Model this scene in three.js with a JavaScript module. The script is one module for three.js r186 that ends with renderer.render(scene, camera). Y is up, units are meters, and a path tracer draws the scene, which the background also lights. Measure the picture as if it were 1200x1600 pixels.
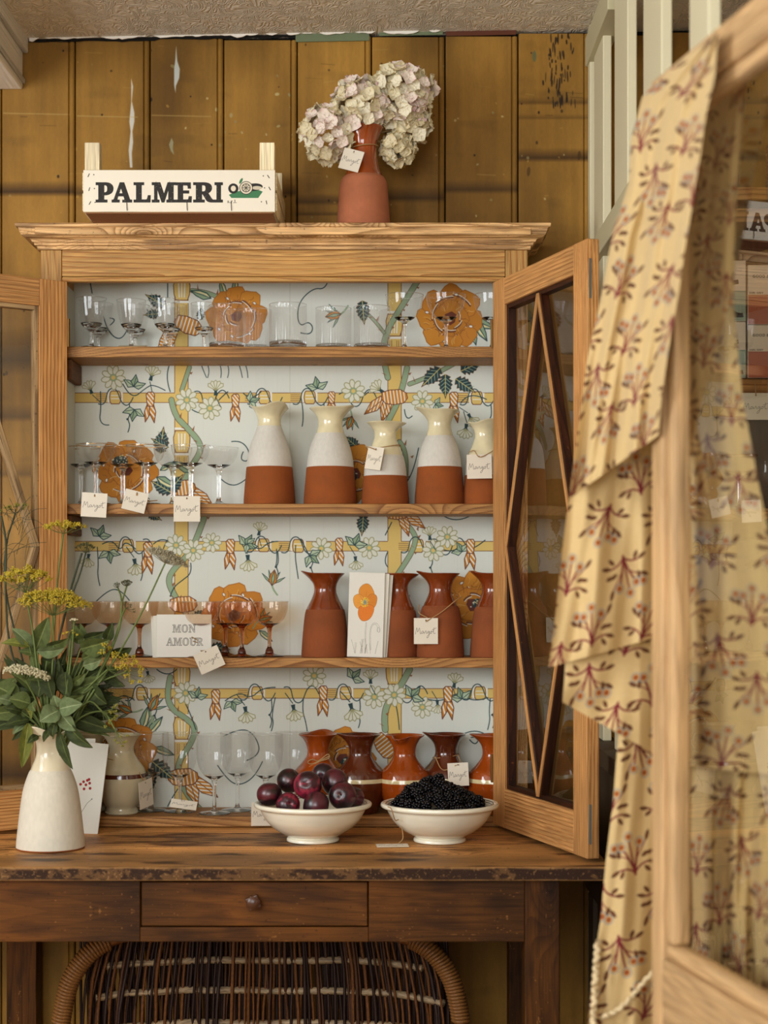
import * as THREE from 'three';
import { RoundedBoxGeometry } from 'three/addons/geometries/RoundedBoxGeometry.js';
import { mergeGeometries } from 'three/addons/utils/BufferGeometryUtils.js';
import { RectAreaLightUniformsLib } from 'three/addons/lights/RectAreaLightUniformsLib.js';

// ------------------------------------------------------------------ camera, daylight, exposure
const scene = new THREE.Scene();
const FOCAL = 2600, EYE = 1.283, CAMZ = 3.588;            // focal length in pixels of the 1200 x 1600 frame
const camera = new THREE.PerspectiveCamera(2 * Math.atan(800 / FOCAL) * 180 / Math.PI, 0.75, 0.05, 60);
camera.position.set(0, EYE, CAMZ);
camera.lookAt(0, EYE, 0);
camera.setViewOffset(1200, 1600, 0, -114, 1200, 1600);    // risen lens: verticals stay vertical
camera.focus = 3.52;
camera.userData.fStop = 2.8;
camera.updateProjectionMatrix();
scene.background = new THREE.Color(0.75, 0.78, 0.8);
RectAreaLightUniformsLib.init();
const WINDOWS = [[-2.15, 1.05], [-0.95, 1.05]];            // two sashes in the wall behind the camera: left edge, width
const WIN_Y = [1.15, 2.5], FRONT_Z = 5.0, SIDE_WIN = { z: [1.5, 3.1], y: [1.1, 2.3], x: -2.4 };
for (const [wx, ww] of WINDOWS) {
  const l = new THREE.RectAreaLight(new THREE.Color(0.955, 1.0, 1.04), 8.6, ww, WIN_Y[1] - WIN_Y[0]);
  l.position.set(wx + ww / 2, (WIN_Y[0] + WIN_Y[1]) / 2, FRONT_Z - 0.02);
  l.lookAt(wx + ww / 2, (WIN_Y[0] + WIN_Y[1]) / 2, 0);
  l.name = 'window_daylight';
  scene.add(l);
}
{ // a second window in the wall to the side
  const [z0, z1] = SIDE_WIN.z, [y0, y1] = SIDE_WIN.y, l = new THREE.RectAreaLight(new THREE.Color(0.955, 1.0, 1.04), 10, z1 - z0, y1 - y0);
  l.position.set(SIDE_WIN.x + 0.02, (y0 + y1) / 2, (z0 + z1) / 2); l.lookAt(0, (y0 + y1) / 2, (z0 + z1) / 2); l.name = 'side_window_daylight'; scene.add(l);
}
const renderer = new THREE.WebGLRenderer({ antialias: true });
renderer.toneMapping = THREE.LinearToneMapping;
renderer.toneMappingExposure = 1.0;
renderer.shadowMap.enabled = true;

// ------------------------------------------------------------------ helpers
let seedState = 12345;
const rnd = () => { seedState = (seedState + 0x6d2b79f5) | 0; let t = Math.imul(seedState ^ (seedState >>> 15), 1 | seedState); t = (t + Math.imul(t ^ (t >>> 7), 61 | t)) ^ t; return ((t ^ (t >>> 14)) >>> 0) / 4294967296; };
const rr = (a, b) => a + (b - a) * rnd();
const pick = (a) => a[Math.floor(rnd() * a.length) % a.length];
const { clamp, lerp, smoothstep } = THREE.MathUtils;
const V = (x, y, z) => new THREE.Vector3(x, y, z);
const RX = (px, z) => (px - 600) / FOCAL * (CAMZ - z);           // measured column at plane z -> metres
const RY = (py, z) => EYE + (914 - py) / FOCAL * (CAMZ - z);      // measured row at plane z -> metres
const at = (px, py, z) => V(RX(px, z), RY(py, z), z);
const used = new Map();
const numbered = (n) => { const k = used.get(n) ?? 0; used.set(n, k + 1); return k ? n + '_' + String(k).padStart(3, '0') : n; };
const tagIt = (o, label, category, group) => { o.userData.label = label; o.userData.category = category; if (group) o.userData.group = group; return o; };
function thing(name, label, category, pos = [0, 0, 0], turn = 0, group) {
  const g = new THREE.Group();
  g.name = numbered(name); g.position.set(...pos); g.rotation.y = turn; tagIt(g, label, category, group);
  scene.add(g); return g;
}
function struct(name, parent) {
  const g = new THREE.Group(); g.name = numbered(name);
  if (!parent) g.userData.kind = 'structure';
  (parent ?? scene).add(g); return g;
}
function part(name, geo, mat, parent) {
  const m = new THREE.Mesh(geo, mat); m.name = parent ? name : numbered(name);
  m.castShadow = m.receiveShadow = true; (parent ?? scene).add(m); return m;
}
function structPart(name, geo, mat) { const m = part(name, geo, mat); m.userData.kind = 'structure'; return m; }
function put(root, pos, turn, label) { const c = root.clone(); c.name = numbered(root.name); c.userData = { ...root.userData, label }; c.position.set(...pos); c.rotation.y = turn; scene.add(c); return c; }

// value noise
const h2 = (x, y, s) => { let n = Math.imul(x, 374761393) + Math.imul(y, 668265263) + Math.imul(s, 974634777); n = Math.imul(n ^ (n >>> 13), 1274126177); return ((n ^ (n >>> 16)) >>> 0) / 4294967296; };
function vn(x, y, s = 0) {
  const ix = Math.floor(x), iy = Math.floor(y); let fx = x - ix, fy = y - iy; fx = fx * fx * (3 - 2 * fx); fy = fy * fy * (3 - 2 * fy);
  const a = h2(ix, iy, s), b = h2(ix + 1, iy, s), c = h2(ix, iy + 1, s), d = h2(ix + 1, iy + 1, s);
  return a + (b - a) * fx + (c - a + (a - b - c + d) * fx) * fy;
}
const fbm = (x, y, s, o = 4) => { let v = 0, a = 0.5; for (let i = 0; i < o; i++) { v += a * vn(x, y, s + i); x *= 2.03; y *= 2.03; a *= 0.5; } return v / (1 - Math.pow(0.5, o)); };
const hex = (h) => [(h >> 16) & 255, (h >> 8) & 255, h & 255];
const mix3 = (a, b, t) => [a[0] + (b[0] - a[0]) * t, a[1] + (b[1] - a[1]) * t, a[2] + (b[2] - a[2]) * t];
function dataTex(w, h, fn, srgb = true) {
  const d = new Uint8Array(w * h * 4);
  for (let y = 0; y < h; y++) for (let x = 0; x < w; x++) {
    const c = fn(x / w, y / h), i = (y * w + x) * 4;
    if (typeof c === 'number') d[i] = d[i + 1] = d[i + 2] = clamp(c, 0, 255); else { d[i] = clamp(c[0], 0, 255); d[i + 1] = clamp(c[1], 0, 255); d[i + 2] = clamp(c[2], 0, 255); }
    d[i + 3] = 255;
  }
  const t = new THREE.DataTexture(d, w, h); t.magFilter = THREE.LinearFilter; t.wrapS = t.wrapT = THREE.MirroredRepeatWrapping;
  if (srgb) t.colorSpace = THREE.SRGBColorSpace; t.needsUpdate = true; return t;
}
function canvasTex(w, h, draw, wrap) {
  const c = document.createElement('canvas'); c.width = w; c.height = h; draw(c.getContext('2d'), w, h);
  const t = new THREE.CanvasTexture(c); t.colorSpace = THREE.SRGBColorSpace; if (wrap) t.wrapS = t.wrapT = wrap; return t;
}
// wood: x across the grain, y along it, in metres
function woodTex({ w = 384, h = 1024, mw = 0.4, mh = 1.1, light, dark, freq = 120, contrast = 0.7, seed = 1, knots = 3, blotch = 0.12, wear = 0, warp = 1, fibre = 0.16, fleck = 0 }) {
  const L = hex(light), D = hex(dark), ks = [];
  for (let i = 0; i < knots; i++) ks.push([h2(i, 3, seed) * mw, h2(i, 7, seed) * mh, 0.006 + 0.012 * h2(i, 9, seed)]);
  const t = dataTex(w, h, (u, v) => {
    const x = u * mw, y = v * mh; let f = x * freq + warp * (9 * vn(x * 5, y * 1.1, seed) + 2.2 * vn(x * 22, y * 4, seed + 1)), k = 0;
    for (const [kx, ky, kr] of ks) { const dx = (x - kx) / kr, dy = (y - ky) / (kr * 2.6), q = dx * dx + dy * dy; f += 7 * Math.exp(-q * 0.18); if (q < 1.6) k = Math.max(k, 1 - q / 1.6); }
    const r = f - Math.floor(f), line = Math.pow(r, 3) * (1 - smoothstep(r, 0.93, 1)) * (0.55 + 0.6 * vn(x * 9, y * 2, seed + 3));
    let c = mix3(L, D, clamp(line * contrast * 1.3 + k * 0.75, 0, 1));
    const s = 1 + fibre * (vn(x * 1300, y * 26, seed + 5) - 0.5) * 2 + blotch * (fbm(x * 7, y * 4, seed + 8, 3) - 0.5) * 2;
    c = [c[0] * s, c[1] * s, c[2] * s];
    if (wear) { const q = fbm(x * 28, y * 9, seed + 11, 4); c = mix3(c, [c[0] * 0.5, c[1] * 0.45, c[2] * 0.42], smoothstep(q, 0.5, 0.75) * wear); const p = vn(x * 420, y * 120, seed + 14); if (p > 0.93) c = mix3(c, [22, 12, 7], 0.6 * wear); if (fleck) { const q2 = vn(x * 420, y * 170, seed + 21) * 0.75 + 0.25 * vn(x * 40, y * 14, seed + 22); if (q2 > 0.86) c = mix3(c, hex(fleck), clamp((q2 - 0.86) * 14, 0, 0.7)); } }
    return c;
  });
  t.userData = { mw, mh }; return t;
}
const std = (o) => new THREE.MeshStandardMaterial(o), phys = (o) => new THREE.MeshPhysicalMaterial(o);
function woodMat(o, rough = 0.6, bump = 0.0006) { const t = woodTex(o); const m = phys({ map: t, roughness: rough, bumpMap: t, bumpScale: bump, specularIntensity: o.spec ?? 0.55 }); m.userData = t.userData; return m; }
// uv in tiles of the wood texture; grain axis 0, 1 or 2
function woodUV(g, grain, md, ox = rnd() * 3, oy = rnd() * 3) {
  const p = g.attributes.position, n = g.attributes.normal, uv = new Float32Array(p.count * 2), { mw = 0.4, mh = 1.1 } = md ?? {};
  for (let i = 0; i < p.count; i++) {
    const a = [p.getX(i), p.getY(i), p.getZ(i)], b = [Math.abs(n.getX(i)), Math.abs(n.getY(i)), Math.abs(n.getZ(i))];
    const dom = b[0] > b[1] && b[0] > b[2] ? 0 : b[1] > b[2] ? 1 : 2;
    let along = grain, across = [0, 1, 2].find((k) => k !== grain && k !== dom);
    if (dom === grain) { along = (grain + 1) % 3; across = (grain + 2) % 3; }
    uv[i * 2] = a[across] / mw + ox + (dom === 2 ? 0 : 0.37 * dom); uv[i * 2 + 1] = a[along] / mh + oy;
  }
  g.setAttribute('uv', new THREE.BufferAttribute(uv, 2)); return g;
}
function boxGeo([x0, x1], [y0, y1], [z0, z1], grain, mat, r = 0.002, seg = 1) {
  const w = x1 - x0, h = y1 - y0, d = z1 - z0;
  const g = new RoundedBoxGeometry(w, h, d, seg, Math.min(r, w / 2.2, h / 2.2, d / 2.2)); g.translate((x0 + x1) / 2, (y0 + y1) / 2, (z0 + z1) / 2);
  return woodUV(g, grain, mat?.userData);
}
const board = (name, mat, parent, X, Y, Z, grain, r, seg) => part(name, boxGeo(X, Y, Z, grain, mat, r, seg), mat, parent);
// grid surface from f(i, j) -> Vector3, with smooth normals; wrap joins the first column with the last; rows gives geometries for row ranges
function gridGeo(N, M, f, { wrap = false, uv, rows } = {}) {
  const P = []; for (let i = 0; i <= N; i++) for (let j = 0; j <= M; j++) P.push(f(i, j));
  const id = (i, j) => (wrap ? (i + N) % N : clamp(i, 0, N)) * (M + 1) + clamp(j, 0, M), pos = [], nor = [], uvs = [];
  const a = V(), b = V();
  for (let i = 0; i <= N; i++) for (let j = 0; j <= M; j++) {
    const k = wrap && i === N ? id(0, j) : i * (M + 1) + j;
    a.subVectors(P[id(i + 1, j)], P[id(i - 1, j)]); b.subVectors(P[id(i, j + 1)], P[id(i, j - 1)]);
    const n = a.cross(b); if (n.lengthSq() < 1e-16) n.set(0, j < M / 2 ? -1 : 1, 0); n.normalize();
    pos.push(...P[k].toArray()); nor.push(n.x, n.y, n.z); const t = uv ? uv(i, j) : [i / N, j / M]; uvs.push(t[0], t[1]);
  }
  const make = (j0, j1) => {
    const ps = [], ns = [], us = [], ix = [], w = j1 - j0 + 1;
    for (let i = 0; i <= N; i++) for (let j = j0; j <= j1; j++) { const k = i * (M + 1) + j; ps.push(pos[k * 3], pos[k * 3 + 1], pos[k * 3 + 2]); ns.push(nor[k * 3], nor[k * 3 + 1], nor[k * 3 + 2]); us.push(uvs[k * 2], uvs[k * 2 + 1]); }
    for (let i = 0; i < N; i++) for (let j = 0; j < w - 1; j++) { const q = i * w + j, r = q + w; ix.push(q, r, q + 1, r, r + 1, q + 1); }
    const g = new THREE.BufferGeometry(); g.setAttribute('position', new THREE.Float32BufferAttribute(ps, 3)); g.setAttribute('normal', new THREE.Float32BufferAttribute(ns, 3)); g.setAttribute('uv', new THREE.Float32BufferAttribute(us, 2)); g.setIndex(ix); return g;
  };
  return rows ? rows.map(([a0, b0]) => make(a0, b0)) : make(0, M);
}
// profile: [r, y, zone]; a point that repeats the zone break starts a new zone. Returns { zone: geometry }
function revolve(profile, { N = 48, M = 60, deform, zones = [[0, 'all']] } = {}) {
  const curve = new THREE.CatmullRomCurve3(profile.map(([r, y]) => V(r, y, 0)), false, 'centripetal'), pts = curve.getPoints(M).map((p) => [Math.max(p.x, 0), p.y]);
  const cuts = []; // zones given as [yStart, name] along the outer wall, bottom to top; the inside belongs to the last
  let top = 0; pts.forEach((p, j) => { if (p[1] > pts[top][1]) top = j; });
  zones.forEach(([y, name], k) => { let j = 0; if (k) { while (j < top && pts[j][1] < y) j++; pts[j][1] = y; } cuts.push([j, name]); });
  const rows = cuts.map(([j], k) => [j, k + 1 < cuts.length ? cuts[k + 1][0] : M]);
  const geos = gridGeo(N, M, (i, j) => { const a = i / N * Math.PI * 2 + Math.PI, p = V(Math.sin(a) * pts[j][0], pts[j][1], Math.cos(a) * pts[j][0]); return deform ? deform(p, a, j > top) : p; }, { wrap: true, rows });
  const out = {}; geos.forEach((g, k) => { out[cuts[k][1]] = g; }); return out;
}
const tubeGeo = (pts, r, seg = 24, rad = 6, taper) => {
  const c = new THREE.CatmullRomCurve3(pts), g = new THREE.TubeGeometry(c, seg, r, rad);
  if (taper) { const p = g.attributes.position, v = V(); for (let i = 0; i <= seg; i++) { const o = c.getPointAt(i / seg), k = lerp(1, taper, i / seg); for (let j = 0; j <= rad; j++) { const n = i * (rad + 1) + j; v.fromBufferAttribute(p, n).sub(o).multiplyScalar(k).add(o); p.setXYZ(n, v.x, v.y, v.z); } } }
  return g;
};
const strip = (g) => { for (const k of Object.keys(g.attributes)) if (!['position', 'normal', 'uv'].includes(k)) g.deleteAttribute(k); return g.index ? g : g; };
const merge = (list) => mergeGeometries(list.map((g) => (g.index ? g.toNonIndexed() : g)).map(strip));

// ------------------------------------------------------------------ materials
const M = {};
M.pine = woodMat({ light: 0xc39656, dark: 0x8a4e1c, freq: 62, contrast: 0.7, warp: 1.2, seed: 3, knots: 3 }, 0.55);
M.pineDoor = woodMat({ light: 0xc6935a, dark: 0x874a1c, freq: 130, contrast: 0.85, seed: 13, knots: 1, warp: 0.45 }, 0.5);
M.pineCornice = woodMat({ light: 0xe0b47c, dark: 0x7c5224, freq: 70, contrast: 0.8, seed: 23, knots: 6, wear: 0.55 }, 0.55);
M.shelf = woodMat({ light: 0xa97a44, dark: 0x683c14, freq: 90, contrast: 0.8, seed: 33, knots: 3, wear: 0.25 }, 0.55);
M.tableTop = woodMat({ light: 0xb5824a, dark: 0x61401f, freq: 70, contrast: 0.6, seed: 43, knots: 3, wear: 1, blotch: 0.5, spec: 0.4 }, 0.5);
M.tableEdge = woodMat({ light: 0x83602f, dark: 0x2e1a0b, freq: 60, contrast: 0.8, seed: 53, knots: 5, wear: 0.95, blotch: 0.7 }, 0.6, 0.0015);
M.apron = woodMat({ light: 0x5a3512, dark: 0x301907, freq: 60, contrast: 0.4, seed: 63, knots: 2, wear: 0.5, blotch: 0.5, fleck: 0x9a6c3a, spec: 0.3 }, 0.5);
M.darkPaint = woodMat({ light: 0x3c1c0c, dark: 0x1a0b04, freq: 50, contrast: 0.6, seed: 73, knots: 0, wear: 0.6, blotch: 0.4, fleck: 0x7a4420, spec: 0.4 }, 0.45);
M.palePine = woodMat({ light: 0xecdcb8, dark: 0xceb07c, freq: 110, contrast: 0.5, seed: 83, knots: 1, warp: 0.5 }, 0.7);
M.doorWood = woodMat({ light: 0xc39f72, dark: 0x926d44, freq: 60, contrast: 0.5, seed: 93, knots: 0, blotch: 0.15 }, 0.5);
M.bareBar = woodMat({ light: 0xa68860, dark: 0x745837, freq: 70, contrast: 0.6, seed: 103, knots: 0, wear: 0.5 }, 0.7);
M.floor = woodMat({ light: 0xa88a66, dark: 0x7a5c3e, freq: 60, contrast: 0.5, seed: 113, knots: 2 }, 0.5);
M.cream = std({ color: 0xdcd3b0, roughness: 0.45 });
M.wainscot = std({ color: 0x43321f, roughness: 0.6 });
M.creamGreen = std({ color: 0xc4bb96, roughness: 0.5 });
M.plaster = std({ color: 0xcfc6b4, roughness: 0.85 });
M.whitePaint = std({ color: 0xf2ece0, roughness: 0.6, bumpMap: dataTex(256, 256, (u, v) => 255 * fbm(u * 20, v * 20, 5, 4), false), bumpScale: 0.004 });
M.roomWall = std({ color: 0xe2d9c6, roughness: 0.9 });
M.lining = std({ color: 0xcfcfc2, roughness: 0.8 });
M.twine = std({ color: 0xa88456, roughness: 0.9 });
M.gold = std({ color: 0xd9a64a, roughness: 0.25, metalness: 1 });
M.brass = std({ color: 0x6a4a20, roughness: 0.4, metalness: 0.8 });
M.pane = phys({ color: 0xffffff, roughness: 0, transmission: 1, thickness: 0, ior: 1.55, bumpMap: dataTex(256, 256, (u, v) => 255 * fbm(u * 6, v * 5, 61, 3), false), bumpScale: 0.0011 });
M.doorPane = phys({ color: 0xf6f6f0, roughness: 0, transmission: 1, thickness: 0, ior: 2.25 });
M.sheet = phys({ color: 0xfafafa, roughness: 0, transmission: 1, thickness: 0, ior: 1.55 });
M.amberSheet = phys({ color: new THREE.Color(0.92, 0.81, 0.7), roughness: 0, transmission: 1, thickness: 0, ior: 1.62 });
M.cleat = woodMat({ light: 0x6d4522, dark: 0x42260f, freq: 60, contrast: 0.5, seed: 163, knots: 1, w: 128, h: 256 }, 0.6);
M.glass = phys({ color: 0xffffff, roughness: 0, transmission: 1, thickness: 0.003, ior: 1.47 });
M.amber = phys({ color: 0xffffff, roughness: 0, transmission: 1, thickness: 0.003, ior: 1.47, attenuationColor: new THREE.Color(0.68, 0.38, 0.22), attenuationDistance: 0.0085 });

// ------------------------------------------------------------------ the room
const ZW = -0.185, ZB = -0.155;                            // face of the boarded wall, face of the papered cabinet back
const wallTex = canvasTex(1088, 1664, (c, w, h) => {        // 1.7 m x 2.6 m of old ochre paint, X from -1.1, with its stains, chips and nail holes
  const K = 640, X = (px) => (RX(px, ZW) + 1.1) * K, Y = (py) => h - RY(py, ZW) * K;
  const im = c.createImageData(w, h);
  for (let y = 0; y < h; y++) for (let x = 0; x < w; x++) {
    const a = fbm(x / 130, y / 260, 7, 4), b = fbm(x / 9, y / 150, 17, 3), d = vn(x / 1.6, y / 5, 27), e = fbm(x / 60, y / 22, 37, 3);
    let q = mix3([104, 72, 22], [170, 125, 52], clamp(a * 2 - 0.5, 0, 1)); const s = 1 + (b - 0.5) * 0.16 + (d - 0.5) * 0.05 - smoothstep(e, 0.58, 0.85) * 0.08;
    q = [q[0] * s, q[1] * s, q[2] * s]; const i = (y * w + x) * 4; im.data[i] = q[0]; im.data[i + 1] = q[1]; im.data[i + 2] = q[2]; im.data[i + 3] = 255;
  }
  c.putImageData(im, 0, 0);
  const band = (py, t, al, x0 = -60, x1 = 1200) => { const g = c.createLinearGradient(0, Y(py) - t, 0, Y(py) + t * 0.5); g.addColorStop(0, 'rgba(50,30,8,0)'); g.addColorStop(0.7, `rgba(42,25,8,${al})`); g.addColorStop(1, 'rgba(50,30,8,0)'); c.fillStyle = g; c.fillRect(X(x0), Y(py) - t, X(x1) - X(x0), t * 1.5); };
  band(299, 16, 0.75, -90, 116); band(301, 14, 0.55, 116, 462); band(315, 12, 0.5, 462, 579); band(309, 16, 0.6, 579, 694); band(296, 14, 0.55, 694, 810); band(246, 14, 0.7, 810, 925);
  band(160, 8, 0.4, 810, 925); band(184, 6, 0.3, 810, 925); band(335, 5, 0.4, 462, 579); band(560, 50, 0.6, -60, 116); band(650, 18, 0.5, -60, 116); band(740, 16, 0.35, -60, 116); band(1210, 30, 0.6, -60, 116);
  for (let i = 0; i < 90; i++) { c.fillStyle = `rgba(28,16,6,${0.5 + 0.5 * rnd()})`; const r = rr(0.7, 2); c.beginPath(); c.ellipse(X(rr(-60, 920)), Y(rr(60, 760)), r, r * rr(0.8, 1.7), 0, 0, 7); c.fill(); }
  for (let i = 0; i < 60; i++) { c.fillStyle = pick(['rgba(200,180,130,.7)', 'rgba(150,140,100,.6)', 'rgba(190,150,70,.5)']); const r = rr(0.6, 2.4); c.beginPath(); c.ellipse(X(rr(-60, 920)), Y(rr(60, 340)), r * rr(0.4, 1.6), r, rnd() * 3, 0, 7); c.fill(); }
  for (let i = 0; i < 40; i++) { c.strokeStyle = pick(['rgba(190,160,95,.35)', 'rgba(40,26,8,.35)']); c.lineWidth = rr(0.4, 1.2); const x = X(rr(0, 900)), y = Y(rr(60, 340)); c.beginPath(); c.moveTo(x, y); c.lineTo(x + rr(-30, 30), y + rr(-2, 2)); c.stroke(); }
  const chip = (pts, col) => { c.fillStyle = col; c.beginPath(); pts.forEach(([x, y], i) => (i ? c.lineTo(X(x), Y(y)) : c.moveTo(X(x), Y(y)))); c.fill(); };
  chip([[205, 122], [208, 135], [206, 158], [210, 176], [210, 190], [207, 205], [208, 222], [206, 240], [207, 262], [203, 262], [201, 235], [204, 205], [202, 190], [205, 160]], '#cfc9bb');
  chip([[275, 70], [277, 95], [281, 108], [280, 122], [275, 134], [274, 146], [272, 132], [272, 108], [274, 92]], '#b9bcb4');
  chip([[268, 215], [271, 222], [270, 232], [272, 242], [267, 236], [264, 226]], '#948d6a');
  for (const [x, y, r] of [[338, 171, 4], [361, 180, 5], [368, 190, 3], [378, 207, 3], [416, 210, 3], [435, 197, 4], [433, 147, 5], [452, 148, 4], [290, 200, 3], [770, 176, 3], [746, 257, 3], [785, 182, 3]]) { c.fillStyle = pick(['#a8935c', '#b7a26c', '#93855a']); c.beginPath(); c.ellipse(X(x), Y(y), r * 0.7, r * 0.45, rnd() * 3, 0, 7); c.fill(); }
  for (let i = 0; i < 70; i++) { c.fillStyle = 'rgba(26,18,10,.85)'; const x = 870 + rr(-16, 26) * (0.4 + rnd()), y = 52 + Math.pow(rnd(), 0.9) * 112; c.beginPath(); c.ellipse(X(x), Y(y), rr(0.4, 1.3), rr(2, 9), rr(-0.12, 0.12), 0, 7); c.fill(); }
  c.fillStyle = 'rgba(90,100,70,.8)'; c.beginPath(); c.ellipse(X(835), Y(88), 3, 8, 0, 0, 7); c.fill();
  for (const [x, y] of [[826, 268], [905, 243]]) { c.fillStyle = 'rgba(60,38,12,.6)'; c.beginPath(); c.ellipse(X(x), Y(y), 2.5, 7, 0.1, 0, 7); c.fill(); }
  c.strokeStyle = 'rgba(190,165,105,.5)'; c.lineWidth = 1.6; for (const [x0, x1, y] of [[5, 110, 177], [120, 215, 181], [237, 330, 180]]) { c.beginPath(); c.moveTo(X(x0), Y(y)); c.lineTo(X(x1), Y(y + 2)); c.stroke(); }
}, THREE.MirroredRepeatWrapping);
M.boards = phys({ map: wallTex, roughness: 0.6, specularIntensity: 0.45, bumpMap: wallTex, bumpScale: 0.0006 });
M.gap = std({ color: 0x0c0703, roughness: 1 });
const wallUV = (g) => { const p = g.attributes.position, u = new Float32Array(p.count * 2); for (let i = 0; i < p.count; i++) { u[i * 2] = (p.getX(i) + 1.1) / 1.7; u[i * 2 + 1] = p.getY(i) / 2.6; } g.setAttribute('uv', new THREE.BufferAttribute(u, 2)); return g; };
const wallBack = struct('wall_back');
part('backing', new THREE.BoxGeometry(4.8, 2.7, 0.08).translate(0, 1.33, ZW - 0.06), M.gap, wallBack);
{
  const edges = []; for (let x = RX(2, ZW) - 0.168; x > -2.4; x -= 0.168) edges.unshift(x);
  for (const px of [2, 117, 234, 349, 464, 580, 695, 809, 922]) edges.push(RX(px, ZW));
  for (let x = RX(922, ZW) + 0.168; x < 2.45; x += 0.168) edges.push(x);
  edges.forEach((x1, k) => {
    if (!k) return; const x0 = edges[k - 1] + 0.0022, lift = rr(-0.0015, 0.0015), z = ZW + lift;
    const s = new THREE.Shape(); s.moveTo(x0, z - 0.02); s.lineTo(x0, z - 0.001); s.lineTo(x0 + 0.002, z); s.lineTo(x1 - 0.0155, z); s.lineTo(x1 - 0.0135, z - 0.0045);
    for (let a = 0; a <= 6; a++) s.lineTo(x1 - 0.0068 - 0.006 * Math.cos(a / 6 * Math.PI), z - 0.004 + 0.0055 * Math.sin(a / 6 * Math.PI)); s.lineTo(x1, z - 0.02);
    const g = new THREE.ExtrudeGeometry(s, { depth: 1, bevelEnabled: false }); g.rotateX(-Math.PI / 2); // shape y -> -z
    const p = g.attributes.position, top = 2.512 + (x1 + 0.7) * 0.015 + rr(-0.006, 0.006); for (let i = 0; i < p.count; i++) { const zz = -p.getZ(i); p.setXYZ(i, p.getX(i), p.getY(i) > 0.5 ? top : -0.02, zz); }
    const q = g.index ? g.toNonIndexed() : g; // the mirrored depth flips the faces
    const a = q.attributes.position.array; for (let i = 0; i < a.length; i += 9) for (let c = 0; c < 3; c++) { const t = a[i + 3 + c]; a[i + 3 + c] = a[i + 6 + c]; a[i + 6 + c] = t; }
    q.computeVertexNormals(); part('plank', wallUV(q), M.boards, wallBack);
  });
}
// torn white edge of the ceiling paper, and scraps of old green and red trim under it
function ragged(name, px0, px1, yTop, yFn, mat, z) {
  const s = new THREE.Shape(), n = Math.round((px1 - px0) / 5); s.moveTo(RX(px0, z), RY(yTop(px0), z));
  for (let i = 0; i <= n; i++) { const px = lerp(px0, px1, i / n); s.lineTo(RX(px, z), RY(yFn(px), z)); } s.lineTo(RX(px1, z), RY(yTop(px1), z));
  const m = part(name, new THREE.ExtrudeGeometry(s, { depth: 0.003, bevelEnabled: false }).translate(0, 0, z), mat); m.userData.kind = 'structure';
}
const ceilRow = (px) => 58.5 - (px - 110) * 0.0185;
ragged('trim_1', 46, 1180, (p) => ceilRow(p) - 8, (p) => ceilRow(p) - 3.5 + 10 * fbm(p / 17, 2, 5, 3) * (p < 690 ? 1 : 0.5), M.whitePaint, ZW + 0.012);
M.oldGreen = std({ color: 0x6f7a5a, roughness: 0.8 }); M.oldRed = std({ color: 0x5c2d16, roughness: 0.8 });
ragged('trim_2', 462, 577, (p) => ceilRow(p), (p) => ceilRow(p) + 14, M.oldGreen, ZW + 0.004);
ragged('trim_3', 592, 692, (p) => ceilRow(p), (p) => ceilRow(p) + 7, M.oldGreen, ZW + 0.004);
ragged('trim_4', 697, 806, (p) => ceilRow(p), (p) => ceilRow(p) + 9, M.oldRed, ZW + 0.004);
ragged('trim_5', 46, 462, (p) => ceilRow(p) - 2, (p) => ceilRow(p) + 5 + 4 * vn(p / 12, 1, 3), M.gap, ZW + 0.003);

const relief = dataTex(1024, 1024, (u, v) => { // embossed ceiling paper: swirling ridges
  const x = u * 44, y = v * 44, a = 2.2 * vn(x * 0.35, y * 0.35, 71) * Math.PI, w = Math.sin(4.4 * vn(x * 1.3 + Math.cos(a), y * 0.55 + Math.sin(a), 72) * 6.283 + a);
  return 255 * clamp(0.5 + 0.42 * w + 0.25 * (vn(x * 6, y * 6, 73) - 0.5), 0, 1);
}, false);
relief.wrapS = relief.wrapT = THREE.RepeatWrapping; relief.repeat.set(8, 9);
M.ceiling = std({ color: 0xe6dac6, roughness: 0.4, bumpMap: relief, bumpScale: 0.0022 });
const ceil = structPart('ceiling', new THREE.BoxGeometry(5.2, 0.1, 5.6), M.ceiling); ceil.rotation.z = 0.0187; ceil.position.set(-0.1, 2.5305 + 0.052 - 0.001, 2.45);
const beam = struct('trim_ceiling_beam');
{
  const x1 = RX(36, ZW), y0 = RY(140, ZW), bx = (n, X, Y, Z) => part(n, new RoundedBoxGeometry(X[1] - X[0], Y[1] - Y[0], Z[1] - Z[0], 2, 0.004).translate((X[0] + X[1]) / 2, (Y[0] + Y[1]) / 2, (Z[0] + Z[1]) / 2), M.whitePaint, beam);
  bx('beam', [x1 - 0.3, x1], [y0, 2.56], [ZW + 0.001, 4.95]); bx('moulding', [x1, x1 + 0.013], [2.487, 2.54], [ZW + 0.002, 4.95]); bx('bead', [x1, x1 + 0.006], [y0 + 0.012, y0 + 0.024], [ZW + 0.002, 4.95]);
}
board('floor', M.floor, null, [-2.5, 2.5], [-0.1, 0], [-0.26, 5.1], 2, 0.002).userData.kind = 'structure';
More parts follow.
